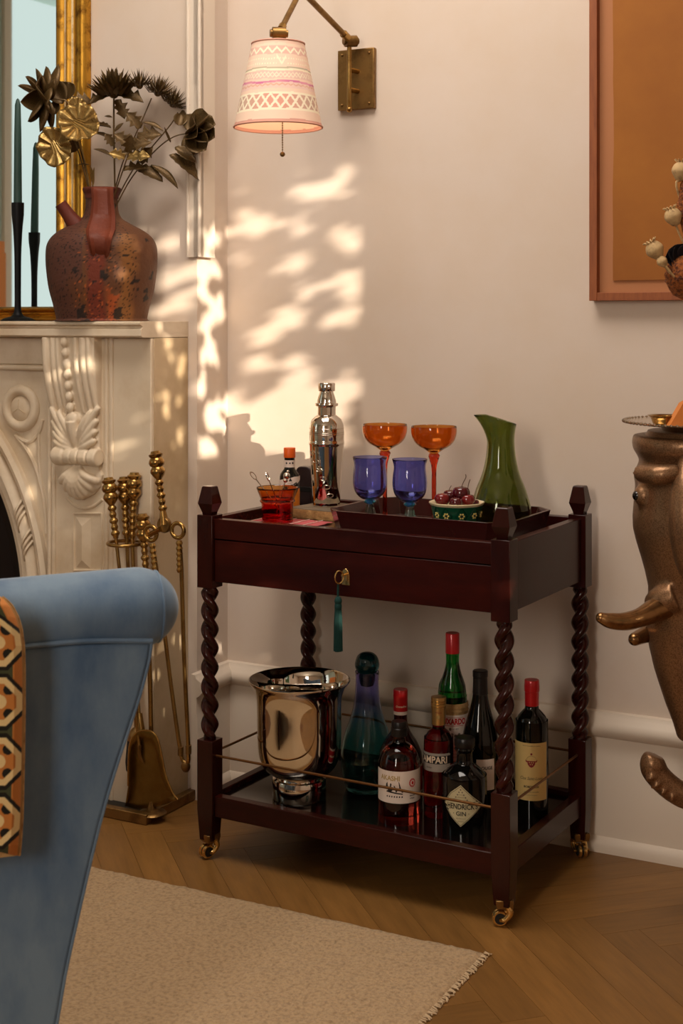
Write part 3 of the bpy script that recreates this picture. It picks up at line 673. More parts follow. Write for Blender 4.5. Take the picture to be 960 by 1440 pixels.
for b, d, n_, L_, kd in (((158, 133), (-28, -4, -8), (0, -.8, 1), .062, 'lobed'), ((162, 133), (28, -4, -4), (0, -.8, 1), .07, 'lobed'), ((163, 140), (14, -4, -26), (.3, -1, .5), .05, 'lobed'), ((158, 165), (-12, 0, 3), (0, -1, .6), .02, 'oval'),
                       ((157, 196), (-26, 3, 14), (0, -.5, 1), .052, 'oval'), ((156, 180), (-18, 2, 6), (0, -.4, 1), .05, 'serrate'), ((157, 220), (-20, 3, 12), (0, -.5, 1), .05, 'oval'), ((160, 205), (-9, -6, 14), (.2, -1, 0), .035, 'lobed'), ((161, 185), (12, -6, 12), (-.2, -1, .2), .03, 'oval')):
    leaf(f, FP(*b, 0), d, n_, L_, kd, 'bronze_leaf')
# spider mums
f = flower('spiky dark metal spider bloom right of the chrysanthemum', [(153, 300, .01), (172, 230, .01), (195, 180, .01), (213, 138, .01)])
mum(f, FP(196, 120, .01), (-.1, -.3, 1), 46, .042, 'sp', 2, 1.4); mum(f, FP(222, 130, .01), (.35, -.4, .9), 60, .046, 'sp', 3, 1.5)
for b, d, n_, L_, kd in (((200, 172), (16, -4, -4), (0, -.6, 1), .055, 'oval'), ((198, 180), (-14, -6, 16), (.3, -1, 0), .05, 'lobed'), ((192, 195), (18, -6, 4), (0, -1, .5), .062, 'lobed'), ((185, 205), (-16, -6, 12), (.2, -1, .3), .05, 'lobed'), ((180, 215), (-14, -8, -4), (.2, -1, .5), .04, 'lobed')):
    leaf(f, FP(*b, 0), d, n_, L_, kd, 'bronze_leaf')
f = flower('small spiky dark bloom drooping to the right of the bouquet', [(154, 300, .02), (186, 240, .02), (215, 205, .02), (240, 175, .02), (250, 158, .02)])
mum(f, FP(243, 146, .02), (.45, -.4, .8), 56, .042, 'sp', 5, 1.5); leaf(f, FP(252, 160, .02), (16, 0, -1), (0, -.6, 1), .055, 'lobed', 'bronze_leaf')
leaf(f, FP(255, 160, .01), (-3, -4, -14), (.2, -1, .1), .034, 'round', 'bronze_leaf', 1.2); leaf(f, FP(262, 152, .02), (8, 0, 12), (.3, -1, .1), .026, 'spike', 'bronze_leaf', 1.5)
# magnolia at right
f = flower('dark round petalled magnolia bloom at far right of the bouquet', [(158, 300, -.01), (185, 250, -.01), (220, 210, -.01), (245, 192, -.01), (268, 187, -.01)])
c = FP(268, 186, -.01)
for dx, dy, dz, L_ in ((20, 12, -8, .072), (30, 4, -4, .072), (30, -10, -4, .07), (20, -22, -8, .074), (6, -22, 2, .06), (12, 4, -22, .056), (14, -12, -22, .058), (4, 16, 4, .05)):
    leaf(f, c, (dx, dz, dy), (-.5, -.6, .4), L_*.9, 'round', 'bronze_leaf', 1.1, 'petal')
for b, d, n_, L_, kd in (((222, 210), (22, -2, 3), (0, -1, .5), .0, ''), ((246, 207), (16, -4, -10), (.2, -1, .5), .06, 'serrate'), ((238, 218), (32, -4, -20), (.2, -.8, 1), .095, 'serrate'), ((212, 232), (28, -4, -18), (.2, -.6, 1), .085, 'oval'), ((188, 236), (24, -6, -8), (0, -.8, 1), .078, 'serrate'), ((196, 228), (10, -8, 10), (.2, -1, .3), .05, 'lobed'), ((240, 200), (-6, -4, 12), (.4, -1, .1), .04, 'spike')):
    if kd: leaf(f, FP(*b, -.01), d, n_, L_, kd, 'bronze_leaf')
f = flower('gold tinged oak leaf spray low in the middle of the bouquet', [(152, 300, -.02), (165, 262, -.025), (176, 230, -.03), (182, 212, -.03)])
for b, d, n_, L_, kd, m in (((178, 222), (18, -6, 2), (0, -1, .6), .058, 'lobed', 'gold_leaf'), ((176, 222), (-14, -8, 5), (.1, -1, .4), .04, 'lobed', 'gold_leaf'), ((180, 214), (4, -10, 14), (.1, -1, .1), .045, 'lobed', 'bronze_leaf'), ((182, 210), (20, -6, 8), (0, -1, .6), .055, 'lobed', 'bronze_leaf'), ((172, 240), (26, -4, 6), (0, -.8, 1), .055, 'lobed', 'bronze_leaf')):
    leaf(f, FP(*b, -.03), d, n_, L_, kd, m)
f = flower('small dry wheat ear in front of the jug mouth', [(133, 300, -.03), (131, 270, -.035), (130, 250, -.035)])
for k in range(6): leaf(f, FP(130+1.0*(k % 2), 262-3*k, -.036), ((-1)**k*3, -2, 12), (0, -1, 0), .026, 'spike', 'gold_leaf', 1.2, 'spikelet')

# ------------------------------------------------------------- wall sconce
ws = thing('wall_sconce', 'swing arm brass wall sconce with pink patterned shade above the cart', 'lamp', WF(SP(498, 0), 0, 0))
bl = ws.location.copy()
def Lc(v): return v-bl
s0, s1 = SP(475, .012), SP(526, .012); zt_, zb_ = SZ(500, 69, .012)[1], SZ(500, 154, .012)[1]
def wl(s, p, z): return WF(s, p, z)-bl
def wlbox(s0, s1, p0, p1, z0, z1):
    mb = MB(); vs = [wl(s, p, z) for s in (s0, s1) for p in (p0, p1) for z in (z0, z1)]
    mb.add(vs, [(0, 1, 3, 2), (4, 6, 7, 5), (0, 4, 5, 1), (2, 3, 7, 6), (0, 2, 6, 4), (1, 5, 7, 3)]); return mb
obj('backplate', wlbox(s0, s1, .0005, .014, zb_, zt_), 'brass_dark', ws, bevel=.002)
for s in (s0+.012, s1-.012):
    for z in (zb_+.012, zt_-.012): obj('screw', MB().ball(wl(s, .0145, z), .0035, 10, 6), 'brass_dark', ws)
PR = .045; sx = SP(491, PR)
obj('pivot_rod', MB().tube([wl(sx, PR, SZ(491, 154, PR)[1]), wl(sx, PR, SZ(491, 64, PR)[1])], .0055, 14), 'brass', ws)
obj('rod_finial', MB().ball(wl(sx, PR, SZ(491, 154, PR)[1]), .0075, 12, 8), 'brass', ws)
for y in (98, 126): obj('hinge_bracket', MB().tube([wl(sx, PR, SZ(491, y, PR)[1]), wl(sx+.006, .012, SZ(491, y, PR)[1])], .006, 10), 'brass', ws)
el = PT(493, 58, PR); SHY = 3.0; tp_ = AT(391, 62, SHY); ap = AT(423, -14, 3.12); kn = AT(392, 47, SHY)
def knuckle(c, ax):
    ax = V(ax).normalized(); mb = MB().tube([Lc(c)-ax*.014, Lc(c)+ax*.014], .0135, 16); mb.tube([Lc(c)-ax*.019, Lc(c)-ax*.0141], .008, 10); mb.tube([Lc(c)+ax*.0141, Lc(c)+ax*.019], .008, 10)
    return obj('knuckle', mb, 'brass_dark', ws)
knuckle(el, (.9, .4, .1)); knuckle(kn, (1, .2, 0)); knuckle(ap, (.9, .4, 0))
obj('arm', MB().tube([Lc(el), Lc(ap)], .0068, 14), 'brass_dark', ws); d = (ap-el).normalized(); obj('collar', MB().tube([Lc(el+d*.016), Lc(el+d*.036)], .0095, 14), 'brass', ws)
obj('arm', MB().tube([Lc(ap), Lc(kn)], .0062, 14), 'brass_dark', ws); d = (ap-kn).normalized(); obj('collar', MB().tube([Lc(kn+d*.016), Lc(kn+d*.03)], .0085, 14), 'brass', ws)
sp_ = SHY/F; zT = ZY(62, SHY); zB = ZY(179, SHY); sc = AT(391, 62, SHY); rT, rB = 37*sp_, 62*sp_
obj('lamp_socket', MB().tube([Lc(V((sc.x, sc.y, zT+.012))), Lc(V((sc.x, sc.y, zT-.05)))], .013, 14), 'brass_dark', ws)
def shadecol(t, v):                                # t around, v from bottom (0) to top (1)
    base = V((246, 214, 190)); cream = V((252, 238, 210)); u = t/(2*pi)*20
    wob = .010*noise.noise(V((t*3, v*6, 0)))
    v2 = v+wob; tri = lambda q: abs((q % 1)*2-1)
    if v2 > .955: return base.lerp(V((238, 190, 168)), .5)
    if .82 < v2 <= .92 and abs(v2-(.84+.06*tri(u))) < .016: return cream
    if .82 < v2 <= .92: return V((232, 186, 168))
    if abs(v2-.765) < .010 and (u*3.4) % 1 < .4: return cream
    if .69 < v2 < .82 and (u % 5) < 1 and abs(v2-(.70+.10*tri(u))) < .018: return cream
    if abs(v2-.705) < .010 and (u*3.4+.3) % 1 < .4 and (u % 5) > 1: return cream
    if abs(v2-(.655+.006*sin(t*5))) < .009: return V((196, 178, 150))
    if abs(v2-(.635+.006*sin(t*5))) < .010: return cream
    if .52 < v2 < .62: return V((234, 196, 180)).lerp(cream, .8 if abs(v2-(.54+.06*tri(u*1.3))) < .010 or abs(v2-(.54+.06*tri(u*1.3+.5))) < .008 else 0)
    if abs(v2-(.485+.008*sin(t*4))) < .013: return V((214, 120, 160)).lerp(V((236, 170, 170)), .3+.3*sin(t*7))
    if abs(v2-(.435+.02*tri(u*2))) < .009: return V((228, 176, 150))
    if .40 < v2 < .5: return V((240, 204, 190))
    if .165 < v2 < .335:
        q = (v2-.165)/.17
        if abs(tri(u*.62)-q) < .13 or abs(tri(u*.62+.5)-q) < .13: return cream
        return V((206, 170, 148)).lerp(V((226, 160, 140)), .5+.5*sin(t*3))
    if .335 <= v2 < .36 or .14 < v2 <= .165: return cream
    if v2 < .035: return V((216, 160, 142))
    return base
mb = MB(); K, J = 360, 110; vs = []
for i in range(J+1):
    v = i/J; r = rB+(rT-rB)*v; z = zB+(zT-zB)*v
    for j in range(K): t = 2*pi*j/K; vs.append(V((sc.x+r*cos(t), sc.y+r*sin(t), z))-bl)
mb.add(vs, [(i*K+j, i*K+(j+1) % K, (i+1)*K+(j+1) % K, (i+1)*K+j) for i in range(J) for j in range(K)])
mb.c = [tuple(shadecol(2*pi*(i % K)/K, (i//K)/J)) for i in range(len(mb.v))]
me = mesh('lamp_shade', mb, 'shade', 60); so_ = link('lamp_shade', me, ws); sd = so_.modifiers.new('thickness', 'SOLIDIFY'); sd.thickness = .0016
mt_ = Matrix.Translation(V((sc.x, sc.y, 0))-bl)
obj('shade_rim', MB().torus(rB, .0022, 64, 8, mt_ @ Matrix.Translation((0, 0, zB))), 'shade_trim', ws, label='pink fabric edge of the shade')
obj('shade_rim', MB().torus(rT, .0018, 64, 8, mt_ @ Matrix.Translation((0, 0, zT))), 'shade_trim', ws)
sdk = MB()
for k in range(3): sdk.tube([mt_ @ V((0, 0, zT-.004)), mt_ @ V((rT*cos(k*2.1), rT*sin(k*2.1), zT-.004))], .0014, 6)
obj('shade_spider', sdk, 'brass_dark', ws)
obj('light_bulb', MB().lathe([(0, -.075), (.016, -.07), (.026, -.05), (.022, -.028), (.013, -.012), (.013, 0)], 20, 3, loc=Lc(V((sc.x, sc.y, zT-.05)))), 'bulb', ws)
ch = MB(); n = 34; a = AT(397, 170, SHY-.03); b = AT(397, 214, SHY-.03)
a.z = zT-.06; ch.tube([Lc(a), Lc(b)], .0008, 6)
for k in range(n): ch.ball(Lc(a.lerp(b, k/n)), .0017, 6, 4)
o = obj('pull_chain', ch, 'brass_dark', ws); o['kind'] = 'stuff'
obj('pull_ball', MB().ball(Lc(AT(397, 217, SHY-.03)), .0055, 12, 8), 'brass_dark', ws)
pl_ = bpy.data.lights.new('bulb_light', 'POINT'); pl_.energy = .22; pl_.color = (1, .78, .55); pl_.shadow_soft_size = .025
po = bpy.data.objects.new('bulb_light', pl_); COL.objects.link(po); po.location = V((sc.x, sc.y, zT-.135))

# ------------------------------------------------------------- framed panel on the right
pf = thing('framed_panel', 'large framed burnt orange abstract panel on the wall at right', 'picture', R0, -WA)
D = .032; fs, fz = SP(828, D), SZ(830, 423, D)[1]; fwid = SP(839, D)-fs; fe, ft = fs+.95, fz+1.25
obj('frame_side', MB().wbox(fs, fs+fwid, .001, D, fz, ft), 'frame_wood', pf, bevel=.001); obj('frame_side', MB().wbox(fe-fwid, fe, .001, D, fz, ft), 'frame_wood', pf, bevel=.001)
obj('frame_bottom', MB().wbox(fs+fwid, fe-fwid, .001, D-.0005, fz, fz+fwid), 'frame_wood', pf, bevel=.001); obj('frame_top', MB().wbox(fs+fwid, fe-fwid, .001, D-.0005, ft-fwid, ft), 'frame_wood', pf, bevel=.001)
obj('mount_board', MB().wbox(fs+fwid, fe-fwid, .0012, .014, fz+fwid, ft-fwid), 'mat_board', pf)
cs = SP(862, .018); cz0 = SZ(890, 394, .018)[1]; mb = MB(); rr = random.Random(4); L_ = [(cs+rr.uniform(-.0015, .0015), cz0+(ft-.06-cz0)*i/24) for i in range(25)]
mb.rings([[(s, -.0145, z), (fe-.07, -.0145, z), (fe-.07, -.018, z), (s, -.018, z)] for s, z in L_]); obj('painted_panel', mb, 'canvas', pf, smooth=0)
# ------------------------------------------------------------- elephant head table at right
EY = 2.72; EL = V((.700, EY, 0))
el_ = thing('elephant_table', 'bronze elephant head side table with tusks and curled trunk by the wall', 'table', EL)
def EP(x, y, d=0): return AT(x, y, EY+d)-EL
hs = [(612, 893, .115), (622, 890.5, .12), (632, 892, .118), (640, 897, .112), (648, 901, .106), (656, 898, .107), (664, 894.5, .11), (672, 893, .112), (682, 895, .112), (700, 894, .115), (727, 891.5, .118), (745, 892, .116), (762, 896, .112), (785, 903, .106), (807, 909, .098), (827, 913, .09), (850, 912, .086), (880, 910, .08), (909, 913, .074), (940, 920, .068), (963, 927, .062), (990, 936, .056), (1016, 946, .05), (1040, 953, .045)]
rg = []
for y, xl, ry in hs:
    z = EP(0, y).z; l = EP(xl, y).x; k = max(0, min(1, (y-860)/180)); cx = .0+.045*k; w_ = cx-l
    rg.append([V((cx+(w_ if cos(t) < 0 else w_*.9)*(abs(cos(t))**.85)*(1 if cos(t) >= 0 else -1), ry*(abs(sin(t))**.85)*(1 if sin(t) >= 0 else -1), z)) for t in [2*pi*j/48 for j in range(48)]])
mb = MB().rings(rg)
trunk = [(984, 1040, .036), (997, 1070, .034), (1000, 1098, .033), (988, 1122, .0315), (962, 1119, .0315), (938, 1104, .031), (919, 1083, .0315), (918.5, 1070, .0315), (921, 1062, .024)]
pts = [EP(x, y) for x, y, r in trunk]
mb.tube([EP(975, 1000)]+pts, [.04]+[r*.78 for _, _, r in trunk], 20, 5)
mb.tube([EP(918, 1084), EP(919, 1073), EP(922, 1064)], [.023, .0255, .017], 16, 3)
mb.ball(EP(906, 697, -.03), .022, 16, 10); mb.tube([EP(900, 665, -.06), EP(925, 668, -.105), EP(955, 664, -.115)], [.018, .02, .015], 12, 4)
mb.tube([EP(918, 850, -.03), EP(928, 845, -.05), EP(950, 838, -.06)], [.02, .027, .032], 14, 4)
for x0, y0, x1, y1 in ((905, 1098, 925, 1092), (913, 1110, 932, 1100), (925, 1121, 940, 1107), (940, 1130, 951, 1112)): mb.tube([EP(x0+3, y0-1, -.018), EP((x0+x1)/2, (y0+y1)/2, -.027), EP(x1-2, y1, -.018)], .0038, 8, 3)
remesh(obj('head', mb, 'eleph', el_), .0045, 3)
def tusk(sc=1, o=(0, 0), d=0, pts=None):
    return obj('tusk', MB().tube([EP(x, y, dd) for x, y, r, dd in pts], [r for _, _, r, _ in pts], 20, 5).ball(EP(pts[0][0], pts[0][1], pts[0][3]), pts[0][2]*.985, 16, 10), 'brass_tusk', el_, label='polished bronze tusk')
tusk(pts=[(845, 869, .0105, -.10), (858, 873, .0145, -.10), (878, 874, .0165, -.095), (898, 869, .0175, -.085), (915, 861, .021, -.07), (935, 850, .026, -.05)])
tusk(pts=[(892, 899, .0125, -.02), (901, 895, .0145, .0), (918, 888, .018, .03)])
obj('eye', MB().ball(EP(896.5, 697, -.034), .0105, 14, 10), 'ebony', el_, label='black eye')
e = MB()
e.tube([EP(968, 642, -.10), EP(966, 690, -.125), EP(968, 740, -.135), EP(974, 790, -.125), EP(984, 830, -.10)], [.016, .03, .036, .032, .015], 16, 5)
e.tube([EP(975, 655, -.10), EP(985, 740, -.12), EP(990, 830, -.10)], [.03, .045, .03], 14, 4)
remesh(obj('ear', e, 'eleph', el_), .005, 3)
zt2 = EP(0, 606).z
obj('table_plate', MB().lathe([(0, zt2-.03), (.112, zt2-.03), (.118, zt2-.01), (.112, zt2), (0, zt2)], 48, loc=(0, 0, 0)), 'eleph', el_)
zf2 = EP(0, 1120).z
obj('neck_column', MB().lathe([(.10, 0), (.10, .03), (.07, .06), (.06, .25), (.07, .55), (.06, .75)], 40, 4, loc=(.13, -.06, 0)), 'eleph', el_)
# things on it
tz = zt2+.0006
tr = thing('silver_tray', 'round beaded silver tray on top of the elephant table', 'tray', V((EL.x+.0, EL.y-.0, tz)))
trr = .158; obj('tray_plate', MB().lathe([(0, 0), (.085, 0), (.088, .009), (trr-.012, .0135), (trr, .0165), (trr, .0185), (trr-.012, .0155), (.085, .0115), (0, .0105)], 64), 'silver', tr)
bd = MB()
for k in range(84): bd.ball((trr*cos(2*pi*k/84), trr*sin(2*pi*k/84), .0175), .0032, 6, 4)
o = obj('beaded_rim', bd, 'silver', tr); o['kind'] = 'stuff'
bw = thing('brass_bowl', 'small shallow brass bowl on the silver tray', 'bowl', AT(937, 596, EY-.01)*V((1, 1, 0)) if False else V((AT(935, 596, EY-.02).x, EY-.02, tz+.0108)))
obj('bowl_body', MB().lathe([(0, 0), (.018, 0), (.024, .006), (.027, .016), (.0325, .019), (.0325, .0205), (.026, .0185), (.022, .008), (0, .003)], 48, 2), 'brass', bw)
o = obj('orange_box', MB().prism([(-.022, 0), (.05, 0), (.05, .07), (.004, .045)], -.015, .015), 'orange_card', None, V((AT(954, 596, EY-.06).x, EY-.06, tz+.0112))); tag(o, 'orange slanted card box leaning beside the brass bowl', 'box')
vs = thing('stoneware_vase', 'brown stoneware vase of dried poppies standing on the silver tray', 'vase', V((EL.x+.062, EL.y+.045, tz+.0110)))
obj('vase_body', MB().lathe([(0, 0), (.024, 0), (.036, .03), (.036, .07), (.02, .11), (.016, .13), (.02, .14), (.017, .14), (.012, .12), (0, .11)], 36, 4), 'mat_board', vs)
vb = vs.location.copy()
def pod(lab, x, y, r, tilt, d=0, stem=None, crown=True, grp='dried poppy pods'):
    c = AT(x, y, EY+d); t = thing('poppy_pod', lab, 'dried pod', vb, 0, grp); R = Matrix.Rotation(tilt, 4, 'Y'); s_ = (EY+d)/F; r = r*s_
    obj('seed_head', MB().lathe([(0, -1.1), (.35, -1.05), (.55, -.85), (.95, -.2), (1, .2), (.8, .7), (.55, .95), (.5, 1.02), (0, 1.0)], 24, 3, loc=c-vb, M4=R @ Matrix.Scale(r, 4), fn=lambda q, a, z: q*(1+.03*cos(a*11))), 'pod', t)
    if crown:
        k_ = MB(); u = MB()
        for k in range(11):
            a = 2*pi*k/11; u.tube([c-vb+R @ V((.4*r*cos(a), .4*r*sin(a), .98*r)), c-vb+R @ V((.85*r*cos(a), .85*r*sin(a), 1.3*r))], [.14*r, .06*r], 5)
        u.lathe([(.0, .96), (.5, .98), (.55, 1.05), (0, 1.1)], 16, loc=c-vb, M4=R @ Matrix.Scale(r, 4)); o = obj('crown', u, 'pod', t); o['kind'] = 'stuff'
    st = [c-vb+R @ V((0, 0, -1.0*r)), c-vb+R @ V((0, 0, -2.6*r)), (c-vb)*.35+V((.0, 0, .09)), V((0, 0, .10))]
    obj('stalk', MB().tube(st, .0022, 8, 5), 'pod', t)
pod('lowest dried poppy seed pod, leaning left against the orange panel', 921, 352, 12.5, rad(-32), -.02)
pod('middle dried poppy seed pod, left of the tall brown bloom', 946.5, 305, 12, rad(-20), -.01)
pod('topmost dried poppy seed pod at the right edge', 957, 241, 12.5, rad(6), 0)
pod('tiny dried poppy bud just under the lowest pod', 931, 368, 7.5, rad(-38), -.03, crown=False)
def bank(lab, pts, rs):
    mb = MB(); mb.tube([AT(x, y, EY+.0)-vb for x, y in pts], [r*EY/F for r in rs], 24, 4); t = thing('dried_bloom', lab, 'dried flower', vb, 0, 'dried brown blooms')
    rr = random.Random(5); vv = len(mb.v); 
    for i in range(vv): mb.v[i] = mb.v[i]+V((rr.gauss(0, .0012), rr.gauss(0, .0012), rr.gauss(0, .0012)))
    obj('bloom_head', mb, 'banksia', t, smooth=20); b = AT(*pts[-1], EY)-vb
    obj('stalk', MB().tube([b, b*.5+V((0, 0, .07)), V((0, 0, .10))], .003, 8, 4), 'banksia', t)
bank('round brown dried bloom at the lower right edge', [(966, 362), (964, 375), (966, 392), (968, 408), (972, 416)], [10, 26, 30, 22, 6])
bank('tall brown dried spike behind the poppy pods', [(966, 255), (966, 275), (968, 300), (972, 330)], [8, 12, 14, 10])
f = thing('dried_dark_flower', 'black dried petal flower behind the lowest poppy pod', 'dried flower', vb)
for dx, dz, ln in ((-16, 2, .03), (-6, 14, .03), (10, 14, .03), (-14, 10, .03)):
    leaf(f, AT(957, 368, EY+.005)-vb, (dx, -4, dz), (.1, -1, .3), ln*1.25, 'round', 'darkpetal', 1.3, 'petal')
b = AT(957, 368, EY+.005)-vb; obj('stalk', MB().tube([b, b*.5+V((0, 0, .06)), V((0, 0, .1))], .002, 6, 4), 'darkpetal', f)

# ------------------------------------------------------------- hearth fender and fire tools
fd = thing('hearth_fender', 'low brass hearth kerb around a black slate slab below the fireplace', 'fender', R0, -WA)
FS, FPp, FH = .012, .357, .024
obj('slate_slab', MB().wbox(-2.0, FS-.0205, PMF+.001, FPp-.0205, .001, .014), 'slate', fd); 
obj('brass_bar', MB().wbox(-2.0, FS, FPp-.02, FPp, .001, FH), 'brass_dark', fd, bevel=.0015); obj('brass_bar', MB().wbox(FS-.02, FS, .1365, FPp-.0205, .001, FH), 'brass_dark', fd, bevel=.0015)
HP = .322                                          # plane the tools stand in
def TP(x, y, d=0): return PT(x, y, HP+d)
def handle(parent, top, bot, base, m='brass'):     # turned handle of three rings over a beaded grip
    top, bot = V(top), V(bot); ax = (bot-top); L_ = ax.length; R = ax.to_track_quat('Z', 'Y').to_matrix().to_4x4()
    pr = [(0, 0), (.010, .0005), (.0115, .005), (.0165, .008), (.0155, .012), (.0125, .015), (.0165, .020), (.0185, .027), (.016, .033), (.0125, .036), (.0165, .042), (.0175, .048), (.014, .055), (.0095, .061), (.0065, .065)]
    z = .065; k = 0
    while z < L_-.012:
        r = .0105 if k % 2 == 0 else .0085; pr += [(.0062, z), (r*.9, z+.004), (r, z+.007), (r*.9, z+.010), (.0062, z+.014)]; z += .0145; k += 1
    pr += [(.006, L_), (0, L_)]
    obj('handle', MB().lathe(pr, 20, 0, loc=top-base, M4=R), m, parent)
    return bot
B0 = PT(203, 1120, HP)*V((1, 1, 0)) + V((0, 0, .0145))
st = thing('fire_tool_stand', 'turned brass fire tool stand with hooked ring beside the fireplace', 'tool stand', B0)
t_, b_ = TP(200, 722), TP(207, 830); handle(st, t_, b_, B0)
obj('stand_rod', MB().tube([b_-B0, TP(211, 960)-B0, TP(214, 1100)-B0], .0055, 12), 'brass', st)
obj('stand_base', MB().lathe([(0, 0), (.03, 0), (.03, .006), (.012, .012), (.007, .03)], 30, 2, loc=TP(214, 1118)*V((1, 1, 0))+V((0, 0, .0148))-B0), 'brass_dark', st)
cx_ = TP(176, 764); ring = MB()
RM = Matrix.Translation(cx_-B0)
ring.torus(.040, .0042, 40, 10, RM, rad(0), rad(360)); ring.tube([cx_-B0+V((.040, 0, 0)), TP(203, 757)-B0], .0042, 10); obj('tool_ring', ring, 'brass', st)
ring = MB().tube([TP(203, 757)-B0, TP(214, 750, .01)-B0, TP(226, 744, .02)-B0], .006, 10); obj('tongs_arm', ring, 'brass', st)
def tool(name, lab, top, mid, end, dd, head):
    b0 = TP(*end, dd); t = thing(name, lab, 'fire tool', b0, 0, 'brass fire tools hanging in the stand ring'); handle(t, TP(*top, dd), TP(*mid, dd), b0)
    obj('rod', MB().tube([TP(*mid, dd)-b0, V((0, 0, 0))], .0042, 10), 'brass', t); head(t, b0)
def poker(t, b): obj('poker_tip', MB().tube([(0, 0, .004), (0, 0, -.02), (.012, 0, -.04)], [.005, .005, .001], 8, 3), 'brass_dark', t)
def brush(t, b):
    obj('brush_cap', MB().lathe([(.004, .03), (.016, .02), (.022, 0)], 20, 2), 'brass_dark', t); o = obj('bristles', MB().lathe([(.0215, .001), (.026, -.05), (.024, -.07), (0, -.07)], 24), 'bristle', t)
def plain(t, b): obj('rod_tip', MB().ball((0, 0, 0), .006, 10, 8), 'brass_dark', t)
tool('fire_poker', 'brass fire poker with turned handle, leftmost in the ring', (152, 671), (163, 757), (196, 1050), .012, poker)
tool('hearth_brush', 'brass hearth brush with turned handle, middle of the ring trio', (174, 670), (178, 757), (192, 1040), -.022, brush)
# shovel
dd = .016; b0 = TP(203, 1135, dd); b0.z = .0155+.002
sv = thing('fire_shovel', 'brass fire shovel with broad pan leaning on the hearth kerb', 'fire tool', b0, 0, 'brass fire tools hanging in the stand ring')
t_, m_ = TP(189, 664, -.02), TP(186, 757, -.02); handle(sv, t_, m_, b0)
obj('rod', MB().tube([m_-b0, TP(194, 985, 0)-b0, TP(199, 1032, .010)-b0], .0045, 10, 3), 'brass', sv); obj('ferrule', MB().tube([TP(196, 1003, .004)-b0, TP(199, 1030, .010)-b0], [.0065, .009], 12), 'brass', sv)
out = [(176, 1133), (180, 1105), (181, 1060), (184, 1042), (191, 1031), (203, 1027), (215, 1030), (222, 1040), (227, 1060), (233, 1090), (243, 1115), (250, 1124), (236, 1130), (214, 1136), (192, 1137)]
o2 = dense(out, 4); vsf = []; vsb = []
cxm, cym = 208, 1090
mb = MB(); n = len(o2); K = 6
ctr = TP(cxm, cym, dd-.012)-b0; vs_ = [ctr]
for k in range(1, K+1):
    for x, y in o2:
        f = k/K; q = TP(cxm+(x-cxm)*f, cym+(y-cym)*f, dd+(-.012 if f < .85 else (-.012+.016*((f-.85)/.15) if y < 1128 else -.012))); vs_.append(q-b0)
fs_ = [(0, 1+j, 1+(j+1) % n) for j in range(n)]
for k in range(K-1):
    for j in range(n): a = 1+k*n; fs_.append((a+j, a+n+j, a+n+(j+1) % n, a+(j+1) % n))
mb.add(vs_, fs_); o = obj('pan', mb, 'brass_scoop', sv); sd = o.modifiers.new('thickness', 'SOLIDIFY'); sd.thickness = .0018
rm = [TP(x, y, dd+.004)-b0 for x, y in out if y < 1128]; obj('pan_rim', MB().tube(rm, .0022, 8, 3), 'brass', sv)
# tongs
b0 = TP(261, 1085); tg = thing('fire_tongs', 'tall brass fire tongs with two ring jointed legs, rightmost tool', 'fire tool', b0)
handle(tg, TP(218, 634, .01), TP(230, 722, .01), b0); J_ = TP(231, 738, .012)
obj('joint', MB().lathe([(0, -.006), (.016, -.006), (.0185, -.003), (.0185, .003), (.016, .006), (0, .006)], 28, loc=J_-b0, M4=N.to_track_quat('Z', 'Y').to_matrix().to_4x4()), 'brass_dark', tg)
nq = N.to_track_quat('Z', 'Y').to_matrix().to_4x4()
obj('neck', MB().tube([TP(229, 718, .01)-b0, J_-b0], [.007, .012], 12), 'brass', tg)
for sg, c, pts in ((-1, (212, 750), ((214, 764), (224, 830), (240, 960), (254, 1058), (260, 1072))), (1, (250, 746), ((252, 760), (255, 800), (259, 930), (265, 1056), (263, 1072)))):
    cc = TP(*c, .010); lg = obj('leg', MB().tube([TP(*p, .008)-b0 for p in pts], [.0052, .005, .0048, .0048, .004], 10, 4), 'brass', tg)
    obj('joint_ring', MB().torus(.0165, .0050, 30, 10, Matrix.Translation(cc-b0) @ nq), 'brass', lg)
    q = [TP(*pts[0], .008)-b0, TP(pts[0][0]+(5 if sg < 0 else 1), pts[0][1]+45, .008)-b0]
    gp = []; 
    for k in range(13): gp.append(.0056+.0026*(k % 2))
    obj('turned_collar', MB().tube([q[0].lerp(q[1], k/12) for k in range(13)], gp, 14), 'brass', lg)
    obj('tip_collar', MB().tube([TP(pts[3][0], pts[3][1]-8, .008)-b0, TP(pts[3][0], pts[3][1]+4, .008)-b0], .0068, 12), 'brass_dark', lg)
obj('tip', MB().ball(TP(261, 1078, .008)-b0, .0105, 14, 10, (1, .6, 1.25)), 'brass_dark', tg)

# ------------------------------------------------------------- rug
rx = [(-.16, 3.16), (.2556+.012, 2.552), (-.62, .75), (-2.0, 1.2)]
def G(x, y): Y = HC*F/(y-HY); return V(((x-CX)/F*Y, Y, 0))
c1 = G(684, 1344); c0 = G(125, 1220); d1 = (c0-c1).normalized(); d2 = (G(590, 1440)-c1).normalized(); d2 = (d2-d1*d2.dot(d1)).normalized()
rg_ = thing('wool_rug', 'sand coloured faded wool rug with fringed end on the parquet', 'rug', c1+V((0, 0, .0006)), math.atan2(-d1.y, -d1.x))
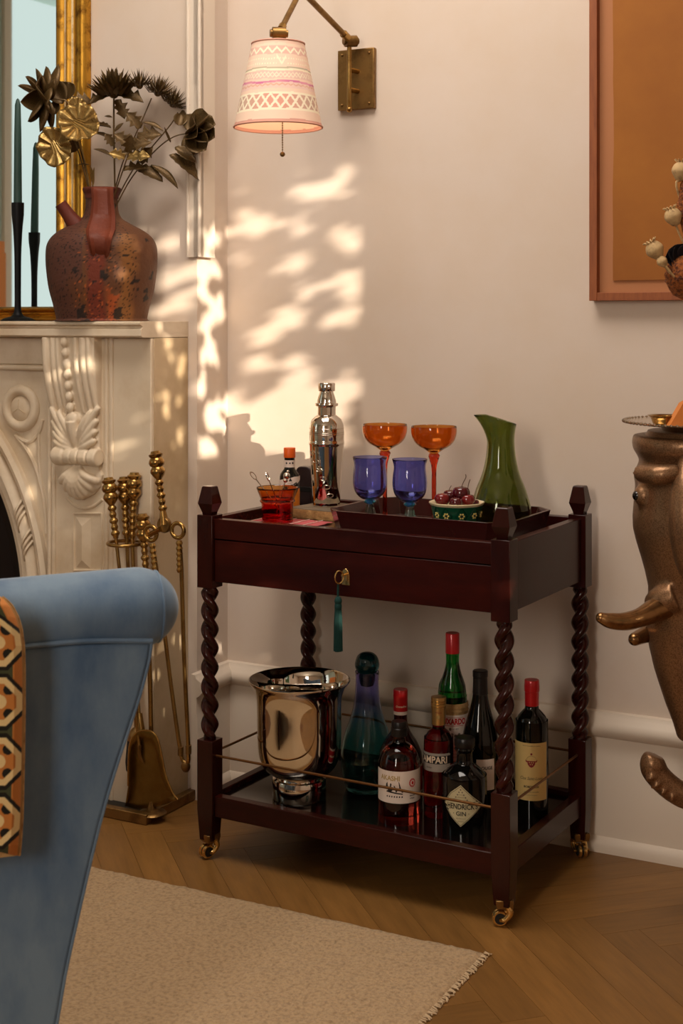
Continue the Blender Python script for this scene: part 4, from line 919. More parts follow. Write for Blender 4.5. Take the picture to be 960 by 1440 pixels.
# local x points along -d1 (towards the corner), local y: perpendicular
RM_ = Matrix.Rotation(-math.atan2(-d1.y, -d1.x), 4, 'Z'); l2 = RM_ @ d2; l1 = RM_ @ d1
NX, NY, LX, LY = 150, 110, 1.35, 1.25; vs_ = []; rr = random.Random(9)
for i in range(NX+1):
    for j in range(NY+1):
        q = l1*(LX*i/NX)+l2*(LY*j/NY); e_ = min(i, j, NX-i, NY-j)
        n_ = noise.fractal(V((q.x*14, q.y*14, 1)), 1, 2, 3); z = .008+.0012*n_+rr.gauss(0, .0006)
        if e_ == 0: z = .0; q = q+V((rr.gauss(0, .001), rr.gauss(0, .001), 0))
        vs_.append((q.x, q.y, z))
mb = MB(); mb.add(vs_, [(i*(NY+1)+j, (i+1)*(NY+1)+j, (i+1)*(NY+1)+j+1, i*(NY+1)+j+1) for i in range(NX) for j in range(NY)])
o = obj('pile', mb, 'pile', rg_, smooth=180)
fr = MB()
for k in range(290):
    y = LY*k/240+rr.uniform(-.002, .002); b = l2*y; fr.tube([b+V((0, 0, .005))+l1*.004, b-l1*rr.uniform(.002, .005)+l2*rr.uniform(-.004, .004)+V((0, 0, .004)), b-l1*rr.uniform(.004, .009)+l2*rr.uniform(-.006, .006)+V((0, 0, .0018))], .0013, 5)
o = obj('fringe', fr, 'fringe', rg_); o['kind'] = 'stuff'

# ------------------------------------------------------------- blue armchair
HA = rad(20); HO = V(((215-CX)/F*2.02, 2.02, 0)); HD = V((cos(HA), sin(HA), 0)); HN = V((-sin(HA), cos(HA), 0))
def HX(x, y, off=0):                               # pixel to local x,z on the plane y = off of the chair
    q = (x-CX)/F; O = HO+HN*off; t = (q*O.y-O.x)/(HD.x-q*HD.y); Y = O.y+HD.y*t; return t, HC-(y-HY)*Y/F
ca = thing('armchair', 'blue velvet scroll arm armchair in the left foreground', 'armchair', HO, HA)
out = [HX(x, y) for x, y in ((-190, 915), (30, 912), (120, 905), (213, 903), (208, 935), (196, 980), (178, 1035), (160, 1090), (140, 1160), (122, 1235), (106, 1305), (92, 1370), (80, 1440))]
e = out[-1]; out += [(e[0]-.012, .10), (out[0][0], .10)]
mb = MB(); inn = crom(out[3:13], 4) if False else out[3:13]
prf = out[:3]+[tuple(q) for q in [(a[0], a[1]) for a in out[3:13]]]+out[13:]
mb.prism(prf, 0, .16); o = obj('outer_panel', mb, 'velvet', ca, smooth=35); b = o.modifiers.new('bevel', 'BEVEL'); b.width = .006; b.segments = 3; b.limit_method = 'ANGLE'; b.angle_limit = rad(50)
pp = [(x, -.001, z) for x, z in out[3:14]]; obj('edge_piping', MB().tube(pp, .0022, 8, 3), 'velvet', ca)
obj('seam_piping', MB().tube([(out[0][0], -.006, out[1][1]+.004), (out[1][0], -.006, out[1][1]+.004), (out[2][0], -.006, out[2][1]+.005), (out[3][0], -.006, out[3][1]+.003)], .0035, 8, 3), 'velvet', ca)
rl = MB(); rgs = []
x1, zc = HX(190, 855, .05); x0 = HX(-190, 855, .05)[0]; xe = HX(250, 857, .05)[0]
top = lambda x: HX(x, 0)
for i in range(40):
    f = i/39; x = x0+(xe-x0)*(1-(1-f)**2.2) if f > .3 else x0+(xe-x0)*(1-(.7)**2.2)*f/.3
    q = max(0, (x-x1)/(xe-x1)); r = .058*math.sqrt(max(0.0004, 1-q*q)) if q > 0 else .058
    dz = -.008*max(0, (x1-x)/.3)
    rgs.append([V((x, .052+r*1.05*cos(t), zc+dz+r*sin(t)*(1.0))) for t in [2*pi*j/36 for j in range(36)]])
rl.rings(rgs); obj('arm_roll', rl, 'velvet', ca)
pc = [V((x1+(xe-x1)*.5, .052+.0535*cos(t), zc+.0508*sin(t))) for t in [2*pi*j/40 for j in range(41)]]; obj('roll_piping', MB().tube(pc, .0018, 8, cap=False), 'velvet', ca)
sx0 = out[0][0]
obj('seat', MB().box(sx0-.5, e[0]-.05, .16, .72, .10, .40), 'velvet', ca, bevel=.03); obj('seat_cushion', MB().box(sx0-.45, e[0]-.04, .165, .72, .401, .52), 'velvet', ca, bevel=.04)
obj('inner_arm', MB().box(sx0-.05, sx0+.0-.051+.04, .0, .72, .10, .70), 'velvet', ca, bevel=.03)
for x, y in ((e[0]-.05, .05), (e[0]-.07, .66), (sx0+.05, .05), (sx0-.4, .66)): obj('leg', MB().lathe([(.018, .0092), (.024, .06), (.028, .101)], 20, 2, loc=(x, y, 0)), 'mahog_v', ca)
# patterned cushion propped against it
CO = -.045
def tex(x, y):                                     # pattern in cell units: x px from the right edge inwards, y px down from the first notch
    bl_, cr_, og, ol = V((28, 24, 16)), V((232, 204, 146)), V((196, 124, 58)), V((128, 112, 66))
    P_ = 84.0; yy = (y % P_); dy = abs(yy-P_/2); cxd = 36.0                      # cell centre is 36 px in from the edge
    dx = abs(x-cxd); d = max(dx, dy, (dx+dy)*.76)
    if x < 2.6: return og.lerp(ol, .5)
    R_ = 36.5
    if d > R_+3.5: return og if x < 16 else V((70, 74, 46))
    if d > R_-2.6: return bl_
    if d > R_-11.5: return cr_
    if math.hypot(dx-14, dy-17) < 7.5: return bl_
    if math.hypot(dx-1, dy) < 10: return cr_
    return og
re_ = [(-40, 826), (0, 838), (8, 843), (17, 853), (25, 868), (30, 886), (33, 908), (34, 940), (34, 1000), (33, 1060), (32, 1110), (31, 1150), (29, 1180), (27, 1203), (12, 1200), (-40, 1192)]
def edge(y):
    for (xa, ya), (xb, yb) in zip(re_, re_[1:]):
        if ya <= y <= yb and yb > ya: return xa+(xb-xa)*(y-ya)/(yb-ya)
    return 27
pc_ = thing('kilim_cushion', 'patterned woven cushion of cream and black octagons propped on armchair', 'cushion', HO, HA)
K, J = 150, 330; vs_ = []; cc = []
for j in range(J+1):
    y = 840+(1203-840)*j/J; ex = edge(y) if y > 838 else 0
    for i in range(K+1):
        xin = 90*i/K; x = ex-xin; yb = min(y, 1203-max(0, (20-x)*.25))
        dpt = CO-.035*min(1, (max(0, xin)/14)**.5)*min(1, ((j+1)/10)**.5)*min(1, ((J-j+1)/14)**.5); lx, lz = HX(x, yb, dpt)
        vs_.append((lx, dpt, lz)); cc.append(tuple(tex(xin+ (34-ex)*.0, y-861+84)))
mb = MB(); mb.add(vs_, [(j*(K+1)+i, j*(K+1)+i+1, (j+1)*(K+1)+i+1, (j+1)*(K+1)+i) for j in range(J) for i in range(K)]); mb.c = cc
obj('woven_front', mb, 'textile', pc_, smooth=180)
bk_ = []; 
for j in range(0, J+1, 6):
    y = 840+(1203-840)*j/J; lx, lz = HX(edge(y), y, CO); bk_.append((lx, lz))
mb = MB(); xl = HX(-80, 1000, CO)[0]
mb.rings([[V((x, CO+.0005, z)), V((x-.012, -.012, z)), V((xl, -.012, z)), V((xl, CO+.0005, z))] for x, z in bk_]); obj('cushion_back', mb, 'label_straw', pc_)
obj('cord_edge', MB().tube([(x, CO, z) for x, z in bk_], .0022, 8, 2), 'label_straw', pc_)
# ------------------------------------------------------------- bar cart (cart frame: x along the front, y to the back)
ct = thing('bar_cart', 'dark mahogany two tier bar cart with barley twist legs on brass castors', 'cart', K0, -CA)
PU, PV = .677, .40; hw = .0195
def sqr(h, z): return [V((x, y, z)) for x, y in ((-h, -h), (h, -h), (h, h), (-h, h))]
def mesh_rings(r, m, smooth=20): return mesh('part', MB().rings(r), m, smooth)
blk = mesh_rings([sqr(hw, .574), sqr(hw, .728)], 'mahog_v', 20)
low = mesh_rings([sqr(.0155, .040), sqr(hw, .106), sqr(hw, .252)], 'mahog_v', 20)
fin = mesh_rings([sqr(.0112, .728), sqr(.0118, .732), sqr(.0185, .752), sqr(.0122, .786), sqr(.0105, .788)], 'mahog_v', 20)
def twist(hand):
    rg = []; z0, z1 = .250, .576; e, p = .0078, .0112
    for i in range(131):
        f = i/130; z = z0+(z1-z0)*f; a = hand*2*pi*(z-z0)/.0805; k = min(1, min(f, 1-f)*26); q = []
        for j in range(32):
            t = 2*pi*j/32; s_ = sin(t-a); r = e*abs(cos(t-a))+math.sqrt(p*p-e*e*s_*s_); r = r*k+.0125*(1-k)
            q.append(V((r*cos(t), r*sin(t), z)))
        rg.append(q)
    return mesh('twist', MB().rings(rg), 'mahog_v', 60)
tw = {1: twist(1), -1: twist(-1)}
for (x, y), hnd in zip(((0, 0), (PU, 0), (PU, PV), (0, PV)), (-1, 1, 1, -1)):
    p = link('post', blk, ct, (x, y, 0), bevel=.0012); link('finial', fin, p, bevel=.0008); link('twist', tw[hnd], p); link('foot_block', low, p, bevel=.0012)
# castors: cup, swan neck fork, two wheels
def castor(x, y, ang):
    c = obj('castor', MB().rings([sqr(.0148, .0355), sqr(.0165, .045), sqr(.0165, .052)]), 'brass_dark', ct, (x, y, 0), ang, bevel=.001)
    for s in (-1, 1):
        obj('fork_arm', MB().tube([(s*.0115, .006, .039), (s*.012, .010, .028), (s*.0122, .002, .017), (s*.0122, -.006, .0145)], [.006, .0065, .0055, .004], 10, 4, flat=1), 'brass_bright', c)
    M4 = Matrix.Translation((0, -.008, .0155)) @ Matrix.Rotation(pi/2, 4, 'Y')
    for s in (-.0055, .0055): obj('wheel', MB().lathe([(0, s-.0038), (.013, s-.0038), (.0148, s-.002), (.0148, s+.002), (.013, s+.0038), (0, s+.0038)], 28, M4=M4), 'brass_bright', c)
    obj('wheel_core', MB().lathe([(0, -.0098), (.0105, -.0098), (.0105, .0098), (0, .0098)], 24, M4=M4), 'rubber', c)
    obj('axle', MB().lathe([(0, -.017), (.003, -.017), (.003, .017), (0, .017)], 12, M4=M4), 'brass', c)
castor(0, 0, rad(-20)); castor(PU, 0, rad(-62)); castor(PU, PV, rad(40)); castor(0, PV, rad(80))
# frame of the top
obj('front_rim', MB().box(hw, PU-hw, -.012, .010, .679, .7205), 'mahog', ct, bevel=.0012)
df = obj('drawer_front', MB().box(hw+.001, PU-hw-.001, -.0115, .010, .588, .6765), 'mahog', ct, bevel=.001)
for u in (0, PU): obj('side_panel', MB().box(u-.010, u+.010, hw, PV-hw, .588, .7205), 'mahog', ct, bevel=.0012)
obj('back_panel', MB().box(hw, PU-hw, PV-.010, PV+.012, .588, .7205), 'mahog', ct, bevel=.0012)
ZT = .702
obj('top_board', MB().box(.0105, PU-.0105, .0105, PV-.0105, .690, ZT), 'ebony_top', ct)
# lower shelf
ZS = .125
obj('shelf_board', MB().box(.0105, PU-.0105, .0105, PV-.0105, .112, ZS), 'ebony', ct)
obj('shelf_rail', MB().box(hw, PU-hw, -.011, .010, .092, .136), 'mahog', ct, bevel=.0015); obj('shelf_rail', MB().box(hw, PU-hw, PV-.010, PV+.011, .092, .136), 'mahog', ct, bevel=.0015)
for u in (0, PU): obj('shelf_rail', MB().box(u-.010, u+.010, hw, PV-hw, .092, .136), 'mahog', ct, bevel=.0015)
for a, b in (((hw, -.004), (PU-hw, -.004)), ((hw, PV+.004), (PU-hw, PV+.004)), ((0, hw), (0, PV-hw)), ((PU, hw), (PU, PV-hw))):
    obj('gallery_rod', MB().tube([(*a, .2195), (*b, .2195)], .0026, 10), 'brass_rod', ct, label='thin brass gallery rod')
eu = UX(486, -.012); es = MB(); ez = .6285
es.prism([(eu+x, ez+z) for x, z in [(-.0085, -.017), (.0095, -.017), (.0085, .004), (.006, .012), (0, .016), (-.006, .012), (-.0085, .004)]], -.0138, -.0116)
obj('escutcheon', es, 'brass_bright', df, bevel=.0006, label='polished brass keyhole plate')
# key with ring and tassel
kl = UV(eu, -.014, 0)
ky = thing('tassel_key', 'brass key with teal tassel hanging from the drawer lock', 'key', kl, -CA)
obj('key_shank', MB().tube([(0, 0, ez+.004), (0, -.014, ez+.004)], .0022, 10), 'brass_bright', ky)
MR = Matrix.Translation((-.004, -.017, ez+.001)) @ Matrix.Rotation(rad(62), 4, 'Z') @ Matrix.Rotation(pi/2, 4, 'X') @ Matrix.Diagonal((.8, 1, 1, 1))
obj('key_bow', MB().torus(.0125, .0016, 30, 8, MR), 'brass_bright', ky)
tx = -.0065; zt_ = ez-.011
obj('tassel_cord', MB().tube([(tx, -.017, zt_), (tx-.0005, -.017, zt_-.0265)], .0022, 8), 'tassel', ky)
obj('tassel_head', MB().lathe([(0, 0), (.0045, -.002), (.0075, -.009), (.0066, -.014), (.0066, -.016), (.0072, -.018), (.0072, -.024), (.0062, -.026)], 24, 2, loc=(tx, -.017, zt_-.0255)), 'tassel', ky)
sk = MB(); rr = random.Random(2)
for k in range(90):
    a = k*2.4; r0 = .0062*math.sqrt(k/90); r1 = .0088*math.sqrt(k/90); sk.tube([(tx+r0*cos(a), -.017+r0*sin(a), zt_-.049), (tx+r1*cos(a)*.9, -.017+r1*sin(a)*.9, zt_-.08), (tx+r1*cos(a), -.017+r1*sin(a), zt_-.132-rr.uniform(0, .004))], .00085, 5)
o = obj('tassel_skirt', sk, 'tassel', ky); o['kind'] = 'stuff'

# ------------------------------------------------------------- on top of the cart
def on(u, v, z=ZT): return UV(u, v, z+.0004)
cl = MB(); N1 = 30
vs_ = [];
for i in range(N1+1):
    for j in range(N1+1):
        x, y = .038+.165*i/N1, .022+.15*j/N1; z = .0012+.0022*abs(noise.noise(V((x*30, y*30, 2))))+(.010*max(0, (i-24)/6)**2*max(0, 1-abs(j-4)/7))
        vs_.append((x, y, z))
cl.add(vs_, [(i*(N1+1)+j, (i+1)*(N1+1)+j, (i+1)*(N1+1)+j+1, i*(N1+1)+j+1) for i in range(N1) for j in range(N1)])
nk = thing('cloth_napkin', 'pink striped cloth napkin under the red glass tumbler', 'napkin', UV(0, 0, ZT+.0004), -CA)
o = obj('cloth', cl, 'napkin', nk, smooth=180); sd = o.modifiers.new('thickness', 'SOLIDIFY'); sd.thickness = .0008; sd.offset = 1
sb = MB()
for k in range(5): sb.tube([(.045+.033*k, .024, .0042), (.045+.033*k, .10, .0042), (.045+.033*k, .17, .0042)], .0008, 5)
o = obj('stripe', sb, 'label_white', nk); o['kind'] = 'stuff'
# serving tray: chamfered box
def cham(x0, x1, y0, y1, c, z): return [V((x, y, z)) for x, y in ((x0+c, y0), (x1-c, y0), (x1, y0+c), (x1, y1-c), (x1-c, y1), (x0+c, y1), (x0, y1-c), (x0, y0+c))]
tl = thing('serving_tray', 'dark red lacquer serving tray with cut corners on the cart top', 'tray', UV(0, 0, ZT+.0004), -CA)
T = (.232, .645, .072, .350); q = .010; th = .006
obj('tray_body', MB().rings([cham(T[0]+q, T[1]-q, T[2]+q, T[3]-q, .034, 0), cham(*T, .036, .042), cham(T[0]+th, T[1]-th, T[2]+th, T[3]-th, .034, .042), cham(T[0]+th+q, T[1]-th-q, T[2]+th+q, T[3]-th-q, .032, .005)]), 'tray', tl, smooth=10, bevel=.001)
TZ = ZT+.0004+.0052
# goblets and coupes
def goblet(u, v, lab):
    g = thing('wine_goblet', lab, 'glass', UV(u, v, TZ), 0, 'blue stemmed goblets')
    bo = [(0, .058), (.010, .058), (.020, .062), (.031, .074), (.0355, .092), (.0350, .112), (.0328, .131), (.0362, .1455), (.0348, .1455), (.0314, .132), (.0333, .112), (.0338, .092), (.0293, .0755), (.018, .0645), (.008, .062), (0, .062)]
    obj('bowl', MB().lathe(bo, 48, 3), 'g_blue', g)
    obj('knop', MB().lathe([(0, .050), (.008, .050), (.0125, .053), (.0125, .0555), (.008, .0578), (0, .0578)], 32, 2), 'g_teal', g)
    obj('stem', MB().lathe([(0, 0), (.030, 0), (.031, .002), (.024, .005), (.016, .012), (.0125, .026), (.0085, .042), (.0072, .0498), (0, .0498)], 40, 3, fn=lambda r, t, z: r*(1+.06*cos(t*6)*(1 if .008 < z < .045 else 0))), 'g_clear', g)
    return g
goblet(UX(520, .125), .125, 'blue glass goblet on teal stem, left of the pair, nearer the cocktail shaker'); goblet(UX(576, .125), .125, 'blue glass goblet on teal stem, right of the pair, nearer the cherry bowl')
def coupe(u, v, lab):
    g = thing('champagne_coupe', lab, 'glass', UV(u, v, TZ), 0, 'amber champagne coupes')
    bo = [(0, .150), (.008, .150), (.020, .158), (.034, .166), (.044, .178), (.0485, .194), (.0482, .206), (.0470, .206), (.0470, .194), (.0425, .179), (.0330, .168), (.019, .1605), (0, .155)]
    obj('bowl', MB().lathe(bo, 52, 3), 'g_amber', g)
    obj('stem', MB().lathe([(0, 0), (.038, 0), (.038, .0025), (.02, .005), (.0065, .012), (.0048, .03), (.0048, .09), (.0058, .122), (.010, .138), (.0115, .146), (.009, .1498), (0, .1498)], 28, 3, fn=lambda r, t, z: r*(1+.10*cos(6*t+z*700)*(1 if z > .012 else 0))), 'g_red', g)
    return g
coupe(UX(541, .236), .236, 'amber champagne coupe on red twisted stem, left one behind the goblets'); coupe(UX(610, .236), .236, 'amber champagne coupe on red twisted stem, right one near the cherries')
# pitcher
pu, pv = UX(704, .262), .262; pg = thing('glass_pitcher', 'olive green glass pitcher with pulled spout in the serving tray', 'pitcher', UV(pu, pv, TZ))
def pit(r, t, z):
    k = max(0, (z-.175)/.05); a = (t-pi+pi)%(2*pi)-pi; w = math.exp(-(a/.42)**2); return r*(1+.75*w*k**1.5)
pr = [(0, 0), (.050, 0), (.058, .010), (.0625, .030), (.0615, .048), (.052, .080), (.040, .110), (.0325, .140), (.029, .168), (.0285, .190), (.0305, .212), (.0325, .224), (.0308, .224), (.0285, .212), (.0265, .190), (.027, .168), (.0305, .140), (.038, .110), (.050, .080), (.0592, .048), (.060, .030), (.055, .013), (.047, .006), (0, .006)]
mb = MB().lathe(pr, 96, 3, fn=pit)
for i, v in enumerate(mb.v):
    if v.z > .17: v.z += (v.z-.17)/.054*(.009*min(1, max(-1.2, -v.x/.03)))
obj('pitcher_body', mb, 'g_green', pg)
# cherry bowl
bu = UX(642, .140); cbl = thing('cherry_bowl', 'dark green glazed bowl with yellow daisies holding cherries', 'bowl', UV(bu, .140, TZ))
ob = lambda z: .040+.013*(z/.06)**.8
def octo(r, t, z): return r*(1+.018*cos(8*t))
obj('outer_body', MB().lathe([(0, 0), (.038, 0), (.041, .004), (.045, .022), (.049, .044), (.0525, .0585)], 64, 3, fn=octo), 'bowl_green', cbl)
obj('inner_lip', MB().lathe([(.0525, .0582), (.0555, .0625), (.054, .0645), (.049, .059), (.044, .040), (.038, .018), (.02, .009), (0, .008)], 64, 3, fn=octo), 'bowl_cream', cbl, label='cream glazed lip and inside')
for k, th_ in enumerate((-1.0, -.52, .12, .72, 1.3)):
    R_ = .0488; zc = .0405; d = MB()
    for m_ in range(6):
        a = m_*pi/3; px_, pz = .0046*cos(a), .0046*sin(a); d.ball(cyl(R_+(pz)*.2+.0006, th_+px_/R_, zc+pz), .0019, 8, 6, (1, .45, 1), )
    o = obj('daisy', d, 'daisy', cbl); o['kind'] = 'stuff'; obj('daisy_eye', MB().ball(cyl(R_+.0006, th_, zc), .0019, 8, 6), 'ink', o)
    dm = MB(); q4 = [cyl(R_+.0004+(zz)*.2, th_+xx/R_, zc+zz) for xx, zz in ((0, .017), (.012, 0), (0, -.017), (-.012, 0))]
    for i in range(4): dm.tube([q4[i], q4[i].lerp(q4[(i+1) % 4], .5)*1.004, q4[(i+1) % 4]], .0007, 5)
    obj('diamond_line', dm, 'g_teal', cbl)
cb_ = UV(bu, .140, TZ)
def cherry(x, y, d, lab, m='cherry', stem=None, r=.0150):
    Y = cb_.y+d; c = AT(x, y, Y); t = thing('cherry', lab, 'cherry', c, 0, 'cherries in the green bowl')
    mb = MB().lathe([(0, -r*.94), (r*.5, -r*.84), (r*.9, -r*.35), (r*1.02, r*.15), (r*.85, r*.66), (r*.45, r*.84), (r*.15, r*.74), (0, r*.66)], 28, 4); obj('fruit', mb, m, t)
    if stem: obj('stalk', MB().tube([(0, 0, r*.6)]+[(a, b, c_) for a, b, c_ in stem], .0008, 6, 4), 'stem', t)
cherry(621.5, 703, -.018, 'reddish cherry at the left front of the bowl', 'cherry_red'); cherry(633, 698, .006, 'dark cherry second from left, behind the front one', stem=[(-.002, 0, .014), (.002, 0, .022)])
cherry(648, 695, -.008, 'large dark glossy cherry on top of the pile', stem=[(.004, .002, .022), (.010, .002, .034), (.009, 0, .040)], r=.0178); cherry(641, 708, -.034, 'plum coloured cherry at the front under the large one', r=.0135)
cherry(657, 704, -.016, 'dark red cherry at right below the large one', 'cherry_red', stem=[(.002, .004, .03), (.006, .006, .042)]); cherry(666, 709, -.004, 'small dark cherry at the far right against the bowl lip', r=.011)
cherry(648, 712, .012, 'cherry lying low in the middle of the bowl', r=.012)
# pale chip
o = obj('ginger_chip', MB().ball((0, 0, .006), .009, 8, 5, (1.2, .8, .62)), 'bowl_cream', None, UV(UX(489, .168), .168, TZ), .6, smooth=20); tag(o, 'small pale cream chip lying in the left corner of the serving tray', 'chip')
# stone slab and shaker
sx_, sy_ = .136, .268; sl_ = thing('stone_slab', 'grey stone slab coaster with rough tan edge under the cocktail shaker', 'coaster', on(sx_, sy_), -CA+rad(-7))
h = .066; rr = random.Random(8); ou = []
for a, b in zip(((-h, -h), (h, -h), (h, h), (-h, h)), ((h, -h), (h, h), (-h, h), (-h, -h))):
    for k in range(10): ou.append((a[0]+(b[0]-a[0])*k/10+rr.uniform(-.0014, .0014), a[1]+(b[1]-a[1])*k/10+rr.uniform(-.0014, .0014)))
obj('slab_edge', MB().rings([[V((x*.985, y*.985, 0)) for x, y in ou], [V((x*1.01, y*1.01, .009)) for x, y in ou], [V((x, y, .0188)) for x, y in ou]]), 'stone_edge', sl_, smooth=20)
obj('slab_top', MB().rings([[V((x*.995, y*.995, .0189)) for x, y in ou], [V((x*.99, y*.99, .0205)) for x, y in ou]]), 'stone', sl_)
skz = ZT+.0004+.0206; su, sv_ = UX(459, .268), .268
sh_ = thing('cocktail_shaker', 'polished silver cocktail shaker on the stone slab', 'shaker', UV(su, sv_, skz))
obj('shaker_body', MB().lathe([(0, 0), (.030, 0), (.031, .004), (.0295, .008), (.0305, .011), (.033, .05), (.0365, .10), (.0385, .135), (.0388, .138), (.0398, .1395), (.0398, .1445), (.0388, .146), (.039, .150), (.039, .168), (.038, .182), (.033, .195), (.024, .203), (.0215, .205), (0, .205)], 64), 'steel', sh_)
obj('cap_collar', MB().lathe([(.0205, .2045), (.0205, .222), (.0205, .2225), (.0255, .225), (.0262, .228), (.0255, .231), (.022, .232), (0, .232)], 48), 'steel', sh_)
obj('cap_top', MB().lathe([(.0215, .2315), (.021, .238), (.0165, .252), (.015, .257), (.0185, .258), (.0192, .259), (.0192, .2745), (.018, .276), (0, .276)], 48), 'steel', sh_)
rn = MB()
for z in (.162, .166, .175): rn.torus(.0392 if z < .17 else .0388, .0007, 48, 6, Matrix.Translation((0, 0, z)))
obj('engraved_ring', rn, 'silver', sh_)
lg = MB()
for k in range(6):                                  # raised oval links climbing round the body
    th_ = -.95+.24*k; z = .122-.019*k; R_ = .0372-.0055*(k/5)
    pts = [cyl(R_+.0006, th_+.0075*cos(a)/R_, z+.0042*sin(a)) for a in [2*pi*i/16 for i in range(16)]]; lg.tube(pts+pts[:1], .0010, 6)
o = obj('engraved_link', lg, 'silver', sh_); o['kind'] = 'stuff'
# flask behind the slab
fl = thing('leather_case', 'small dark upright leather case behind the bitters bottle', 'case', UV(UX(430, .345), .345, ZT+.0004), -CA)
def rrect(w, hh, r, n=6):
    o_ = [(-w, 0), (w, 0)]
    for cx0, a0 in ((w-r, 0), (-w+r, pi/2)):
        for k in range(n+1): a = a0+pi/2*k/n; o_.append((cx0+r*cos(a), hh-r+r*sin(a)))
    return o_
obj('case_body', MB().prism(rrect(.021, .098, .014), -.012, .012), 'flask', fl, bevel=.002); obj('case_band', MB().box(-.0215, .0215, -.0126, .0126, .040, .052), 'black_cap', fl, bevel=.001)
# tumbler with picks
ju, jv = UX(390, .115), .115; jz = ZT+.0004+.0045; jl = UV(ju, jv, jz)
jr_ = thing('glass_tumbler', 'red to amber tumbler holding cocktail picks on the pink napkin', 'glass', jl)
obj('tumbler_body', MB().lathe([(0, 0), (.031, 0), (.0335, .004), (.0345, .036), (.0365, .040), (.0385, .043), (.0365, .047), (.038, .052), (.043, .064), (.0455, .0715), (.0442, .0715), (.041, .064), (.036, .053), (.0335, .046), (.0325, .036), (.0312, .008), (0, .006)], 56, 2), 'g_jarmix', jr_)
def pick(lab, bx, by, tx_, ty, tz_, kind):
    t = thing('cocktail_pick', lab, 'cocktail pick', jl, 0, 'silver cocktail picks in the tumbler'); a, b = V((bx, by, .0095)), V((tx_, ty, tz_)); d = (b-a).normalized()
    obj('shaft', MB().tube([a, b], .0012, 8), 'steel', t)
    if kind == 'loop':
        R = d.to_track_quat('Z', 'Y').to_matrix().to_4x4(); obj('loop', MB().torus(.007, .0013, 20, 6, Matrix.Translation(b+d*.0085) @ R @ Matrix.Rotation(rad(35), 4, 'Z') @ Matrix.Rotation(pi/2, 4, 'Y') @ Matrix.Diagonal((1.35, .62, 1, 1))), 'steel', t)
    else:
        m_ = MB(); m_.ball(b+d*.003, .0055, 12, 8); m_.ball(b+d*.013, .0075, 14, 8); m_.ball(b+d*.023, .003, 10, 6); obj('bead_top', m_, 'steel', t)
pick('silver pick with loop end leaning far left in the tumbler', .016, -.004, -.047, .004, .090, 'loop'); pick('silver pick with loop end leaning slightly left in the tumbler', .010, .010, -.018, -.004, .088, 'loop'); pick('silver pick with ball end standing right in the tumbler', -.004, .012, .016, .012, .083, 'ball')
# bitters bottle
bt = thing('bitters_bottle', 'small bitters bottle with orange cap and oversized white label', 'bottle', UV(UX(407, .252), .252, ZT+.0004))
r = .0225
obj('glass_body', MB().lathe([(0, 0), (r-.001, 0), (r, .002), (r, .084), (r-.0015, .090), (.0130, .101), (.0118, .105), (.0118, .128), (0, .128)], 40), 'g_dark', bt)
obj('screw_cap', MB().lathe([(0, .127), (.0128, .127), (.0132, .129), (.0132, .1478), (.0125, .149), (0, .149)], 36, fn=lambda q, t, z: q*(1+.012*cos(t*30))), 'orange_cap', bt)
L1 = cyl_patch(bt, .0124, -2.6, 2.6, .1055, .1215, 'label_white', 'neck_label'); 
for th_, w_ in ((-.55, .0022), (.1, .0018), (.65, .0022)): cyl_poly(L1, [(w_*cos(a), w_*sin(a)) for a in [k*pi/5 for k in range(10)]], .0127, th_, .115, 'ink', 'stamp')
L2 = cyl_patch(bt, r+.0006, -1.9, 2.2, .003, .058, 'label_orange', 'label')
mb = MB(); n = 30; vs_ = []
for i in range(n+1):
    th_ = -1.9+4.1*i/n; vs_ += [cyl(r+.0009, th_, min(.078, max(.036, .0595+.012*th_))), cyl(r+.0009, th_, min(.0855, .0825+.005*th_))]
mb.add(vs_, [(2*i, 2*i+2, 2*i+3, 2*i+1) for i in range(n)]); L3 = obj('paper_band', mb, 'label_white', bt, smooth=60)
cyl_text(L2, 'angostura', .0105, r+.0013, .05, .0635, 'ink', .0005, sx=.95, rot=.42); cyl_text(L2, 'aromatic bitters', .0042, r+.0010, .12, .0465, 'ink', .0001, rot=.10)
for k in range(4): cyl_text(L2, 'by appointment of the house', .0022, r+.0010, .05, .030-.005*k, 'ink_dkred', 0)
cyl_poly(L3, [(0, .005), (.002, .001), (.004, -.003), (-.004, -.003), (-.002, .001)], r+.0013, .12, .0785, 'ink', 'crest'); cyl_text(L3, 'aromatic', .0035, r+.0012, .12, .0715, 'ink_grey', 0, rot=.12)
# ------------------------------------------------------------- on the lower shelf
def low(u, v): return UV(u, v, ZS+.0004)
# ice bucket
bk = thing('ice_bucket', 'polished silver ice bucket with flared rim and plinth on lower shelf', 'bucket', low(.160, .102))
obj('bucket_body', MB().lathe([(0, .050), (.05, .050), (.066, .056), (.080, .072), (.0875, .098), (.0895, .14), (.0900, .19), (.0925, .216), (.099, .234), (.1065, .245), (.1085, .2490), (.1078, .2512), (.1045, .2490), (.0965, .236), (.0905, .216), (.088, .19), (.0872, .10), (.07, .065), (0, .058)], 96, 3), 'steel', bk)
obj('plinth', MB().lathe([(0, 0), (.0565, 0), (.0575, .002), (.0575, .040), (.0565, .042), (.048, .0425), (.045, .049), (0, .0498)], 72), 'steel', bk)
